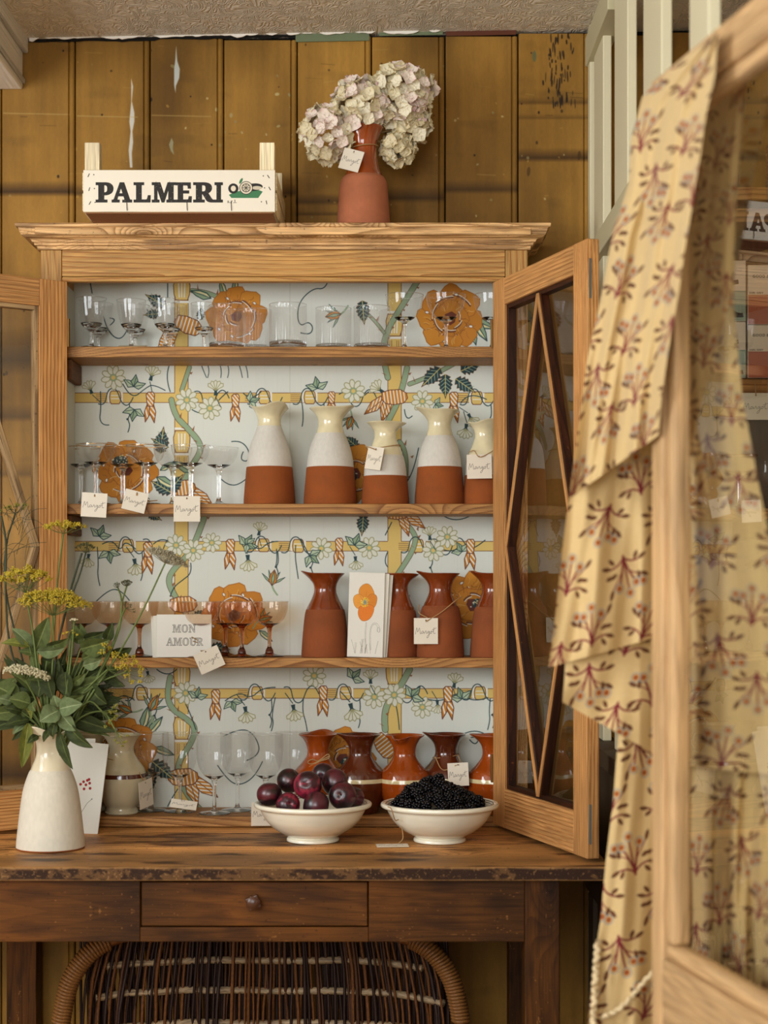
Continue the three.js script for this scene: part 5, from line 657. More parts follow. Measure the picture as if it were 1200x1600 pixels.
// ------------------------------------------------------------------ dried hydrangeas
{
  const petal = (a, s, cup) => gridGeo(6, 6, (i, j) => { const u = (i / 6 - 0.5) * 2, v = j / 6, w = 0.0088 * Math.pow(Math.sin(Math.PI * Math.min(1, 0.1 + v * 0.86)), 0.62) * s, x = u * w, y = v * 0.0145 * s * (1 - 0.13 * u * u * v), z = cup * v * v * 0.007 + u * u * 0.002 - 0.0016 * Math.cos(u * 5 + a) * v; return V(x * Math.cos(a) - y * Math.sin(a), x * Math.sin(a) + y * Math.cos(a), z); });
  const florets = [0, 1, 2, 3].map((k) => { const l = []; for (let q = 0; q < 4; q++) l.push(petal(q * Math.PI / 2 + 0.25 * (h2(q, k, 3) - 0.5), 0.9 + 0.3 * h2(q, k, 4), 0.2 + 0.9 * h2(q, k, 6))); l.push(new THREE.SphereGeometry(0.0013, 6, 5).translate(0, 0, 0.001)); return merge(l); });
  const petalTex = (a, b) => phys({ side: THREE.DoubleSide, roughness: 0.85, transmission: 0.08, thickness: 0, map: dataTex(64, 64, (u, v) => mix3(hex(a), hex(b), clamp(smoothstep(v, 0.55, 1) * 0.5 + fbm(u * 5, v * 3, a & 255, 3) * 0.5 - 0.1, 0, 1))) });
  const mats = [petalTex(0xf0e6c6, 0xd8c698), petalTex(0xf4ecd4, 0xe0d0a8), petalTex(0xe8dcba, 0xc6ae7c), petalTex(0xf4e8d8, 0xdcb8b0), petalTex(0xecd6cc, 0xcc9ca8)];
  M.hStem = std({ color: 0x77603a, roughness: 0.9 });
  const heads = [['pale cream hydrangea head drooping over the tag side of the vase', 514, 208, 46, 0.0, 92, [0, 0, 1, 1, 2, 2, 3]], ['cream hydrangea head in the middle above the vase lip', 566, 165, 45, 0.012, 84, [0, 1, 1, 2, 3]], ['largest hydrangea head with a pink flush at its crown', 627, 146, 50, 0.0, 112, [1, 1, 2, 3, 3, 4, 0]], ['lower hydrangea head in shade beside the vase neck', 622, 232, 25, -0.02, 34, [2, 0, 1]], ['hydrangea head low behind the large one, facing out', 640, 190, 34, -0.03, 46, [0, 2, 1]]];
  const q0 = new THREE.Quaternion(), zA = V(0, 0, 1), spin = new THREE.Quaternion();
  for (const [lab, px, py, rp, dz, n, tones] of heads) {
    const z = HZ + dz, R = rp * (CAMZ - z) / FOCAL, o = thing('hydrangea_bloom', lab, 'flower', at(px, py, z).toArray(), 0, 'dried hydrangea heads');
    const base = V(RX(568, HZ), RY(215, HZ), HZ).sub(o.position); part('stem', tubeGeo([V(0, -R * 0.2, 0), V(base.x * 0.4, base.y * 0.5, base.z * 0.4), base], 0.0022, 10, 6), M.hStem, o);
    for (let k = 0; k < n; k++) {
      const y = 1 - 2 * (k + 0.5) / n, a = k * 2.39996 + px, r = Math.sqrt(1 - y * y), d = V(r * Math.cos(a), y, r * Math.sin(a)); if (d.z < -0.75 && rp > 30) continue;
      const f = part('floret', florets[k % 4], mats[d.y > 0.1 && rnd() < 0.18 ? tones[tones.length - 1] : pick(tones)], o), q = R * rr(0.74, 1.0); f.position.set(d.x * q, d.y * q * 0.92, d.z * q);
      const dir = d.clone().add(V(rr(-0.45, 0.45), rr(-0.45, 0.45), rr(-0.45, 0.45))).normalize(); q0.setFromUnitVectors(zA, dir); spin.setFromAxisAngle(zA, rnd() * 6.28); f.quaternion.copy(q0.multiply(spin)); f.scale.setScalar(rr(0.95, 1.35));
    }
  }
}

// ------------------------------------------------------------------ the green bunch in the white jug
{
  const JZ = 0.28, mouth = at(79, 1165, JZ);
  const leafTex = (a, b, vein) => dataTex(128, 256, (u, v) => { const m = Math.abs(u - 0.5) * 2, s = Math.abs(((v * 9 + m * 2.2) % 1) - 0.5) * 2; let c = mix3(hex(a), hex(b), clamp(fbm(u * 6, v * 10, 41, 3) * 1.3 - 0.15, 0, 1)); if (s > 0.88) c = mix3(c, hex(vein), 0.14); if (m < 0.05) c = mix3(c, hex(vein), 0.8); return c; });
  const lm = (a, b, v) => phys({ map: leafTex(a, b, v), side: THREE.DoubleSide, roughness: 0.72, transmission: 0.18, thickness: 0, specularIntensity: 0.5 });
  const LM = [lm(0x4a5426, 0x5e6a36, 0x8c9458), lm(0x2c3514, 0x404a20, 0x6a7238), lm(0x5e6b42, 0x748258, 0xa0aa7e), lm(0x5c6324, 0x7e8036, 0xa8a654)];
  M.stem = std({ color: 0x5c6a30, roughness: 0.7 }); M.darkStem = std({ color: 0x2c3520, roughness: 0.7 }); M.fennel = std({ color: 0xb8a024, roughness: 0.7 }); M.fennelDark = std({ color: 0x857f28, roughness: 0.7 }); M.lace = std({ color: 0xd2c8a4, roughness: 0.85 }); M.laceGrey = std({ color: 0xa39a7e, roughness: 0.9 }); M.seed = std({ color: 0x4a4a26, roughness: 0.9 });
  // one leaf from base b to tip t, half width w (metres), bowed by bow along the view, rolled by roll
  const leafGeo = (b, t, w, bow, roll, fold = 0.35) => {
    const ax = t.clone().sub(b), L = ax.length(); ax.normalize(); const side = V(0, 0, 1).cross(ax).normalize().multiplyScalar(-1).applyAxisAngle(ax, roll), n = side.clone().cross(ax);
    return gridGeo(8, 14, (i, j) => { const u = (i / 8 - 0.5) * 2, v = j / 14, ww = w * Math.pow(Math.sin(Math.PI * Math.pow(v * 0.985 + 0.008, 0.82)), 0.8) * (1 - 0.15 * v); return b.clone().addScaledVector(ax, v * L).addScaledVector(side, u * ww).addScaledVector(n, bow * Math.sin(v * Math.PI * 0.9) + Math.abs(u) * ww * fold + 0.0005 * Math.sin(v * 14 + u * 3)); });
  };
  // [base px, py, tip px, py, half width px, depth offset, tone, roll]
  const stems = [
    ['soft grey-green sage sprig with round leaves at the front of the bunch', [[92, 1112], [88, 1150]], [[92, 1110, 62, 1128, 13, 0.075, 2, 0.2], [93, 1108, 130, 1100, 12, 0.075, 2, -0.2], [91, 1106, 84, 1086, 8, 0.07, 2, 0.1], [94, 1114, 120, 1142, 11, 0.075, 2, 0.3], [90, 1116, 66, 1104, 8, 0.05, 0, 0.4], [96, 1116, 118, 1124, 7, 0.04, 1, 0.5]]],
    ['sage sprig with long drooping leaves over the jug lip', [[100, 1122], [88, 1160]], [[102, 1128, 146, 1168, 11, 0.065, 1, 0.5], [92, 1142, 114, 1202, 9, 0.072, 1, 0.5], [44, 1130, 34, 1200, 9, 0.055, 3, -0.4], [78, 1140, 68, 1160, 5, 0.07, 1, 0.3], [60, 1150, 42, 1162, 5, 0.05, 1, 0.2], [86, 1130, 82, 1152, 6, 0.072, 1, 0.1]]],
    ['sage sprig fanning out to the hinge side with mottled leaves', [[40, 1090], [70, 1150]], [[48, 1100, 14, 1092, 12, 0.05, 0, 0.5], [42, 1110, 52, 1108, 10, 0.045, 3, 0.5], [30, 1090, -12, 1070, 14, 0.03, 0, 0.3], [24, 1060, -6, 1108, 12, 0.02, 0, 0.4], [34, 1112, 6, 1106, 6, 0.04, 1, 0.3], [46, 1124, 8, 1134, 8, 0.03, 1, 0.6], [40, 1130, 20, 1148, 6, 0.03, 2, 0.4], [20, 1096, -6, 1090, 7, 0.045, 2, 0.2], [52, 1096, 56, 1112, 8, 0.05, 0, 0.4]]],
    ['upright sage sprig rising through the middle of the bunch', [[76, 1020], [70, 1060], [78, 1140]], [[56, 1016, 76, 964, 12, 0.02, 0, 0.2], [50, 1012, 18, 982, 9, 0.03, 2, 0.5], [54, 1014, 30, 990, 7, 0.015, 1, 0.2], [74, 1010, 108, 996, 10, 0.04, 0, 0.7], [58, 1018, 102, 1012, 9, 0.05, 2, 0.6], [46, 1010, 2, 1006, 7, 0.04, 3, 0.7], [60, 1022, 28, 1018, 6, 0.03, 0, 0.5], [64, 1030, 100, 1038, 8, 0.02, 1, 0.5], [72, 1050, 84, 1094, 11, 0.045, 1, 0.3], [80, 1050, 92, 1030, 9, 0.03, 1, 0.2], [102, 1050, 108, 1090, 12, 0.045, 1, 0.3], [70, 1060, 60, 1090, 13, 0.03, 1, 0.3]]],
    ['sage sprig leaning to the cabinet with broad overlapping leaves', [[150, 1010], [126, 1060], [96, 1140]], [[126, 1014, 172, 1000, 14, 0.05, 0, 0.5], [132, 998, 166, 986, 9, 0.03, 1, 0.5], [128, 1030, 168, 1010, 11, 0.04, 0, 0.4], [130, 1040, 160, 1030, 8, 0.06, 2, 0.3], [166, 1002, 176, 972, 7, 0.04, 1, 0.2], [120, 1000, 116, 976, 9, 0.03, 0, 0.2], [122, 1006, 126, 974, 10, 0.02, 0, 0.3], [112, 1070, 134, 1052, 6, 0.05, 0, 0.3], [176, 1022, 206, 1012, 9, 0.02, 1, 0.5], [158, 1044, 196, 1072, 12, 0.02, 1, 0.7], [140, 1072, 168, 1100, 14, 0.035, 1, 0.4], [110, 1094, 130, 1084, 8, 0.04, 1, 0.3], [96, 1100, 132, 1086, 9, 0.055, 0, 0.4], [150, 1048, 190, 1044, 8, 0.015, 1, 0.4]]],
    ['dark leafy sprig filling the back of the bunch', [[70, 1050], [78, 1150]], []],
  ];
  for (let k = 0; k < 110; k++) { const a = rr(-2.2, 2.2), r = rr(18, 84), bx = 78 + Math.sin(a) * 26, by = 1106 - Math.cos(a) * 30; stems[5][2].push([bx, by, bx + Math.sin(a) * r * 1.1, by - Math.cos(a) * r * 0.9 + rr(-12, 16), rr(5, 11), rr(-0.045, 0.03), pick([1, 1, 0, 1, 1]), rr(-0.6, 0.6)]); }
  for (const [lab, path, leaves] of stems) {
    const o = thing('sage_sprig', lab, 'plant', mouth.toArray(), 0, 'sage sprigs in the white jug'), loc = (x, y, z) => at(x, y, JZ + z).sub(mouth);
    part('stem', tubeGeo([...path.map(([x, y]) => loc(x, y, 0.02)), loc(80, 1215, 0)], 0.0022, 16, 6), M.stem, o);
    for (const [bx, by, tx, ty, w, dz, tone, roll] of leaves) { const b = loc(bx, by, dz - 0.008), t = loc(tx, ty, dz + rr(-0.006, 0.012)); part('leaf', leafGeo(b, t, w * 1.65e-3, rr(0.002, 0.007), roll), LM[tone], o); }
    for (const [bx, by, , , , dz] of leaves) if (rnd() < 0.5) part('leaf_stalk', tubeGeo([loc(bx, by, dz - 0.008), loc(lerp(bx, 79, 0.5), lerp(by, 1150, 0.5), dz * 0.6), loc(79, 1170, 0.005)], 0.0012, 10, 5), M.stem, o);
  }
  // umbels: rays from the stem head, each ending in a little umbel of pellets
  function umbel(label, head, w, h, tilt, nRay, nDot, mat, stemMat, path, rays = M.stem, dot = 0.0017, dz = 0.02, cat = 'fennel_flower') {
    const o = thing(cat, label, 'flower', mouth.toArray(), 0, cat === 'fennel_flower' ? 'yellow fennel heads' : undefined), loc = (x, y, z) => at(x, y, JZ + z).sub(mouth), hd = loc(head[0], head[1], dz), k = 1.272e-3, rayG = [], dots = [];
    part('stem', tubeGeo([hd, ...path.map(([x, y]) => loc(x, y, dz * 0.7)), loc(80, 1215, 0)], 0.0017, 24, 6, 1.4), stemMat, o);
    for (let i = 0; i < nRay; i++) {
      const a = i * 2.39996, r = Math.sqrt((i + 0.5) / nRay), x = r * Math.cos(a) * w * k, z = r * Math.sin(a) * w * k * 0.75, y = h * k * (1.05 - 0.55 * r * r) + rr(-1, 1) * h * 0.1 * k, p = V(x, y, z).applyAxisAngle(V(0, 0, 1), tilt).add(hd);
      rayG.push(tubeGeo([hd, hd.clone().lerp(p, 0.55).add(V(0, -0.002, 0)), p], 0.00042, 5, 4));
      for (let d = 0; d < nDot * 2.2; d++) { const q = V(rr(-1, 1), rr(-0.3, 1), rr(-1, 1)).normalize().multiplyScalar(rr(0.35, 1) * 6.4 * k * (w / 36)); const e = p.clone().add(q); dots.push(new THREE.IcosahedronGeometry(dot * rr(0.6, 1.05), 0).translate(e.x, e.y, e.z)); if (d % 3 === 0) rayG.push(tubeGeo([p, e], 0.0003, 1, 3)); }
    }
    part('rays', merge(rayG), rays, o); const f = part('florets', merge(dots), mat, o); f.userData.kind = 'stuff'; return o;
  }
  umbel('airy yellow fennel head highest of all, in front of the cabinet stile', [99, 834], 34, 16, 0, 16, 12, M.fennel, M.stem, [[92, 890], [86, 960], [80, 1080]]);
  umbel('broad yellow fennel head at the frame edge with a flat top', [40, 926], 42, 34, 0.05, 26, 16, M.fennel, M.stem, [[50, 980], [60, 1060]], M.stem, 0.0018, 0.045);
  umbel('largest yellow fennel head, dense, just above the leaves', [82, 962], 54, 34, -0.06, 38, 17, M.fennel, M.stem, [[84, 1000], [80, 1080]], M.stem, 0.0018, 0.055);
  umbel('small faint fennel head over the glazing bar', [24, 802], 24, 12, 0.2, 11, 7, M.fennelDark, M.darkStem, [[10, 850], [9, 920], [40, 1050]], M.darkStem, 0.0013, -0.03);
  umbel('loose yellow fennel spray drooping past the third shelf', [168, 1046], 42, 26, -0.9, 16, 9, M.fennel, M.stem, [[140, 1072], [106, 1110]], M.stem, 0.0016, 0.05);
  umbel('thin fennel spray hanging furthest out before the trellis', [196, 1050], 26, 24, -1.2, 10, 8, M.fennel, M.stem, [[150, 1070], [110, 1116]], M.stem, 0.0015, 0.04);
  umbel('little fennel spray low beside the cream vases', [160, 1112], 22, 22, -1.9, 9, 8, M.fennelDark, M.stem, [[140, 1096], [112, 1124]], M.stem, 0.0014, 0.055);
  umbel('fennel tuft in front of the cream vase neck', [180, 1140], 14, 26, -2.6, 7, 6, M.fennelDark, M.stem, [[160, 1112], [120, 1126]], M.stem, 0.0013, 0.06);
  umbel('small fennel head tucked beside the dark stem', [110, 1000], 12, 14, 0, 6, 6, M.fennel, M.stem, [[104, 1060]], M.stem, 0.0015, 0.045);
  umbel('flat cream lace flower among the sage leaves', [40, 1062], 34, 16, -0.22, 44, 9, M.lace, M.stem, [[58, 1100]], M.stem, 0.0017, 0.085, 'lace_flower');
  umbel('grey-cream lace flower on a long leaning stem before the trellis', [258, 880], 33, 15, -0.42, 60, 12, M.laceGrey, M.stem, [[222, 956], [180, 1030], [130, 1106]], M.laceGrey, 0.0013, 0.05, 'lace_flower');
  umbel('tiny green-white lace bud on a straight stalk', [116, 972], 6, 5, 0, 12, 6, M.lace, M.stem, [[112, 1020], [104, 1080]], M.stem, 0.0012, 0.06, 'lace_flower');
  umbel('dark unopened lace head by the cleat below the second shelf', [134, 864], 15, 14, 0, 18, 5, M.seed, M.darkStem, [[124, 900], [104, 950], [90, 1010], [82, 1080]], M.seed, 0.0012, 0.05, 'lace_flower');
  umbel('bristly dark seed head before the amber coupes', [198, 916], 9, 9, 0, 26, 3, M.seed, M.stem, [[191, 940], [187, 980], [172, 1020], [126, 1108]], M.seed, 0.0008, 0.045, 'wild_carrot_seed');
  umbel('smaller bristly seed bud beside the taller one', [184, 918], 6, 7, 0.3, 12, 2, M.seed, M.stem, [[190, 936], [187, 980], [168, 1022]], M.seed, 0.0007, 0.044, 'wild_carrot_seed'); umbel('opened seed spray lower on the same thin stem', [196, 950], 16, 8, -0.7, 9, 4, M.seed, M.stem, [[189, 966], [172, 1020]], M.seed, 0.0009, 0.045, 'wild_carrot_seed');
  // thread-fine fennel foliage: a mass of hairs
  const hair = []; const P = (x, y, z) => at(x, y, JZ + z);
  for (let k = 0; k < 70; k++) { const x = rr(120, 176), y = rr(1062, 1128), a = rr(-1.6, 0.9), L = rr(10, 30); hair.push(tubeGeo([P(x, y, 0.03), P(x + Math.cos(a) * L * 0.5, y + Math.sin(a) * L * 0.5 - 3, 0.035), P(x + Math.cos(a) * L, y + Math.sin(a) * L, 0.03 + rr(-0.01, 0.02))], 0.0004, 5, 4)); }
  for (let k = 0; k < 46; k++) { const x = rr(2, 40), y = rr(800, 960), a = rr(-2.6, 0.4), L = rr(16, 60); hair.push(tubeGeo([P(x, y, -0.02), P(x + Math.cos(a) * L * 0.5, y + Math.sin(a) * L * 0.5 - 6, -0.02), P(x + Math.cos(a) * L, y + Math.sin(a) * L, -0.02)], 0.00045, 6, 4)); }
  const hm = part('fennel_foliage', merge(hair), M.darkStem); hm.userData.kind = 'stuff'; tagIt(hm, 'thread-fine dark fennel foliage through the bunch', 'foliage');
  for (const [lab, pts] of [['dark bare stalk rising at the frame edge', [[2, 806], [9, 845], [9, 930], [16, 1010], [50, 1110], [78, 1170]]], ['dark slanting stalk crossing the cabinet stile', [[128, 864], [112, 916], [102, 960], [92, 1000], [84, 1080], [80, 1170]]]]) tagIt(part('plant_stalk', tubeGeo(pts.map(([x, y]) => P(x, y, 0.0)), 0.0022, 30, 6), M.darkStem), lab, 'stalk');
}

// ------------------------------------------------------------------ wicker chair under the table
{
  const cz = 0.24, t = thing('wicker_chair', 'dark woven wicker chair pushed under the table with wrapped rounded rim', 'chair', [RX(408, cz), 0, cz]);
  const L = (px, py, dz = 0) => at(px, py, cz + dz).sub(V(RX(408, cz), 0, cz));
  const cane = (l, d, s) => woodMat({ light: l, dark: d, freq: 200, contrast: 0.5, seed: s, knots: 0, w: 128, h: 256, wear: 0.5 }, 0.45); M.cane = [cane(0x70431f, 0x351c0d, 201), cane(0x4c2c18, 0x22120a, 202), cane(0x33201a, 0x180e0a, 203)]; M.paleCane = cane(0xa08868, 0x6b5438, 204); M.rimCane = cane(0x7a4a24, 0x3a200e, 205);
  const bowZ = (px) => -0.10 * (1 - Math.pow((px - 408) / 330, 2)); // the back curves away in the middle
  const bundles = [[], [], []];
  for (let px = 128; px < 700; px += 6.6) { const k = Math.floor(rnd() * 3), x0 = px + rr(-3, 3), e = Math.abs(px - 408) / 300, lean = (px - 408) * 0.06, top = 1452 + 34 * Math.pow(e, 5), z = bowZ(px) + rr(-0.006, 0.008); bundles[k].push(tubeGeo([L(x0 - lean * 1.5, top, z), L(x0 - lean * 0.6 + rr(-3, 3), 1520, z + rr(-0.004, 0.006)), L(x0 + rr(-3, 3), 1590, z + rr(-0.004, 0.006)), L(x0 + lean * 0.3, 1760, z)], rr(0.0024, 0.0042), 10, 5)); }
  for (let px = 130; px < 704; px += 4.6) bundles[2].push(tubeGeo([L(px - 4, 1448, bowZ(px) - 0.022), L(px + rr(-6, 6), 1560, bowZ(px) - 0.02), L(px, 1760, bowZ(px) - 0.02)], rr(0.003, 0.0045), 8, 5));
  bundles.forEach((b, k) => { const m = part('woven_canes', merge(b), M.cane[k], t); m.userData.kind = 'stuff'; });
  for (const [py, a, b] of [[1500, 166, 660], [1547, 150, 694], [1598, 140, 706]]) { const pts = []; for (let k = 0; k <= 12; k++) { const px = lerp(a, b, k / 12), e = Math.abs(px - 408) / 290; pts.push(L(px, py + 22 * Math.pow(e, 4) + rr(-1.5, 1.5), bowZ(px) - 0.003)); } part('cross_rail', tubeGeo(pts, 0.0078, 60, 7), M.paleCane, t); }
  const arm = (s) => [L(408 + s * 312, 1760, 0.02), L(408 + s * 316, 1640, 0.02), L(408 + s * 308, 1570, 0.016), L(408 + s * 294, 1524, 0.01), L(408 + s * 262, 1484, 0), L(408 + s * 222, 1464, -0.02), L(408 + s * 150, 1452, -0.06)];
  part('rim', tubeGeo([...arm(-1), L(408, 1446, -0.1), ...arm(1).reverse()], 0.0145, 160, 10), M.rimCane, t);
  for (const s of [-1, 1]) { const c = new THREE.CatmullRomCurve3(arm(s)), l = []; for (let k = 0; k < 30; k++) { const u = 0.4 + k * 0.0125, p = c.getPointAt(u), d = c.getTangentAt(u), g = new THREE.TorusGeometry(0.0165, 0.0036, 6, 18), q = new THREE.Quaternion().setFromUnitVectors(V(0, 0, 1), d.clone().add(V(0.12, 0.1, 0)).normalize()); g.applyQuaternion(q); g.translate(p.x, p.y, p.z); l.push(g); } part('binding', merge(l), M.bindCane ??= woodMat({ light: 0x8a5c30, dark: 0x3e2410, freq: 300, contrast: 0.6, seed: 206, knots: 0, w: 128, h: 256, wear: 0.5 }, 0.35), t); }
  const seatY = RY(1760, cz) - 0 + 0.02; part('seat', new RoundedBoxGeometry(0.72, 0.03, 0.3, 3, 0.012).translate(0, seatY, 0.02), M.cane[1], t);
  for (const [x, z] of [[-0.34, 0.13], [0.34, 0.13], [-0.3, -0.11], [0.3, -0.11]]) part('leg', new THREE.CylinderGeometry(0.013, 0.011, seatY, 10).translate(x, seatY / 2 + 0.0005, z), M.rimCane, t);
}

// ------------------------------------------------------------------ open glazed room door with the patterned cloth over it
const dPt = (t) => [0.163 + 0.2 * t, 3.574 - 0.98 * t];                 // door face: x and distance from the camera along its length
const doorDepth = (px) => { const k = (px - 600) / FOCAL, t = (3.574 * k - 0.163) / (0.2 + 0.98 * k); return 3.574 - 0.98 * t; };
{
  const d = new THREE.Group(); d.name = 'door_1'; d.userData.kind = 'structure'; scene.add(d);
  const t0 = 1.23, [x0, e0] = dPt(t0); d.position.set(x0 - 0.031 * 0.98, 0, CAMZ - e0 + 0.031 * 0.2); d.rotation.y = Math.atan2(-0.98, 0.2);    // local x runs from the free edge towards the hinge, +z faces the cabinet side
  const Wd = 0.78, T = 0.036, st = 0.072, b = (n, X, Y, Z, g, r = 0.003) => board(n, M.doorWood, d, X, Y, Z, g, r, 2);
  const z = [-T, 0], g0 = 0.783, g1 = 1.918, H = 1.998;
  b('stile', [0, st - 0.028], [0.006, H], z, 1, 0.006); b('stile', [Wd - st + 0.02, Wd], [0.006, H], z, 1, 0.006); b('rail', [st - 0.028, Wd - st + 0.02], [g1 + 0.02, H], z, 0, 0.006); b('rail', [st - 0.028, Wd - st + 0.02], [0.62, g0 - 0.02], z, 0); b('rail', [st - 0.028, Wd - st + 0.02], [0.006, 0.16], z, 0); b('panel', [st - 0.028, Wd - st + 0.02], [0.16, 0.62], [-T + 0.012, -0.012], 1);
  // glazing mouldings
  b('moulding', [st - 0.0285, st], [g0, g1], [-T + 0.002, -0.005], 1, 0.008); b('moulding', [Wd - st, Wd - st + 0.0205], [g0, g1], [-T + 0.002, -0.005], 1, 0.008); b('moulding', [st - 0.0285, Wd - st + 0.0205], [g1 - 0.0005, g1 + 0.021], [-T + 0.002, -0.005], 0, 0.008); b('moulding', [st - 0.0285, Wd - st + 0.0205], [g0 - 0.021, g0 + 0.0005], [-T + 0.002, -0.005], 0, 0.008);
  part('pane', new THREE.PlaneGeometry(Wd - 2 * st + 0.01, g1 - g0 + 0.01).translate(Wd / 2, (g0 + g1) / 2, -T / 2), M.doorPane, d);
}
const clothTex = canvasTex(1024, 1024, (c, w, h) => { // block-printed sprigs on ochre cotton; 0.3 m repeat
  c.fillStyle = '#cfb27c'; c.fillRect(0, 0, w, h); for (let k = 0; k < 9000; k++) { c.fillStyle = rnd() < 0.5 ? 'rgba(180,146,86,.10)' : 'rgba(236,212,160,.10)'; if (rnd() < 0.5) c.fillRect(rnd() * w, rnd() * h, 2, rr(6, 40)); else c.fillRect(rnd() * w, rnd() * h, rr(6, 40), 2); }
  c.lineCap = 'round';
  const sprig = (x, y, a, s) => { for (const ox of [-w, 0, w]) for (const oy of [-h, 0, h]) { const X = x + ox, Y = y + oy; if (X < -160 || Y < -160 || X > w + 160 || Y > h + 160) continue; c.save(); c.translate(X, Y); c.rotate(a); c.scale(s, s);
    const ln = (p, lw) => { c.strokeStyle = '#741420'; c.lineWidth = lw; c.beginPath(); c.moveTo(...p[0]); c.quadraticCurveTo(...p[1], ...p[2]); c.stroke(); };
    const lf = (lx, ly, la, L = 34) => { c.save(); c.translate(lx, ly); c.rotate(la); c.fillStyle = '#52270c'; c.beginPath(); c.moveTo(0, 4); c.quadraticCurveTo(-16, -L * 0.55, 0, -L * 1.15); c.quadraticCurveTo(17, -L * 0.5, 0, 4); c.fill(); c.fillStyle = '#85501f'; c.beginPath(); c.ellipse(2, -L * 0.5, 2.6, L * 0.26, 0, 0, 7); c.fill(); c.restore(); };
    ln([[0, 70], [-6, 20], [-34, -34]], 8); ln([[0, 70], [0, 10], [-2, -62]], 7); ln([[0, 70], [12, 20], [36, -36]], 8); ln([[0, 70], [-20, 40], [-62, 46]], 7); ln([[0, 70], [20, 40], [62, 40]], 7); ln([[0, 74], [0, 60], [0, 40]], 10); ln([[-20, 10], [-34, -6], [-62, -10]], 4); ln([[22, 10], [40, -10], [66, -40]], 4);
    lf(-62, 46, -1.9); lf(-44, 52, -2.5, 28); lf(62, 40, 1.9); lf(44, 54, 2.5, 28); lf(-62, -10, -1.0, 32); lf(-52, -2, 0, 26); lf(66, -40, 0.5, 38); lf(40, 14, 1.2, 28); lf(60, 8, 1.5, 26);
    for (const [fx, fy] of [[-36, -40], [-2, -72], [40, -42], [-66, -44]]) { c.fillStyle = '#75838f'; for (let k = 0; k < 12; k++) { c.beginPath(); c.arc(fx + 17 * Math.cos(k * 0.5236), fy + 17 * Math.sin(k * 0.5236), 3.6, 0, 7); c.fill(); } c.fillStyle = '#d9b87c'; c.beginPath(); c.arc(fx, fy, 15, 0, 7); c.fill(); c.fillStyle = '#a9601c'; c.beginPath(); c.arc(fx, fy, 12, 0, 7); c.fill(); c.fillStyle = '#8a3a26'; c.beginPath(); c.arc(fx, fy, 5, 0, 7); c.fill(); }
    c.restore(); } };
  for (const [x, y, a, s] of [[170, 150, 0.1, 1.05], [515, 110, 3.2, 1], [860, 180, -0.3, 1.05], [20, 420, 2.9, 1], [345, 405, 0.25, 1.05], [690, 430, 3.4, 1.05], [170, 680, -0.2, 1.05], [520, 700, 0.1, 1.0], [860, 690, 2.8, 1.05], [0, 930, 0.3, 1], [350, 940, 3.0, 1.05], [690, 955, -0.15, 1.05]]) sprig(x, y, a, s * 1.3);
}, THREE.RepeatWrapping);
M.cloth = phys({ map: clothTex, side: THREE.DoubleSide, roughness: 0.9, transmission: 0.1, thickness: 0 });
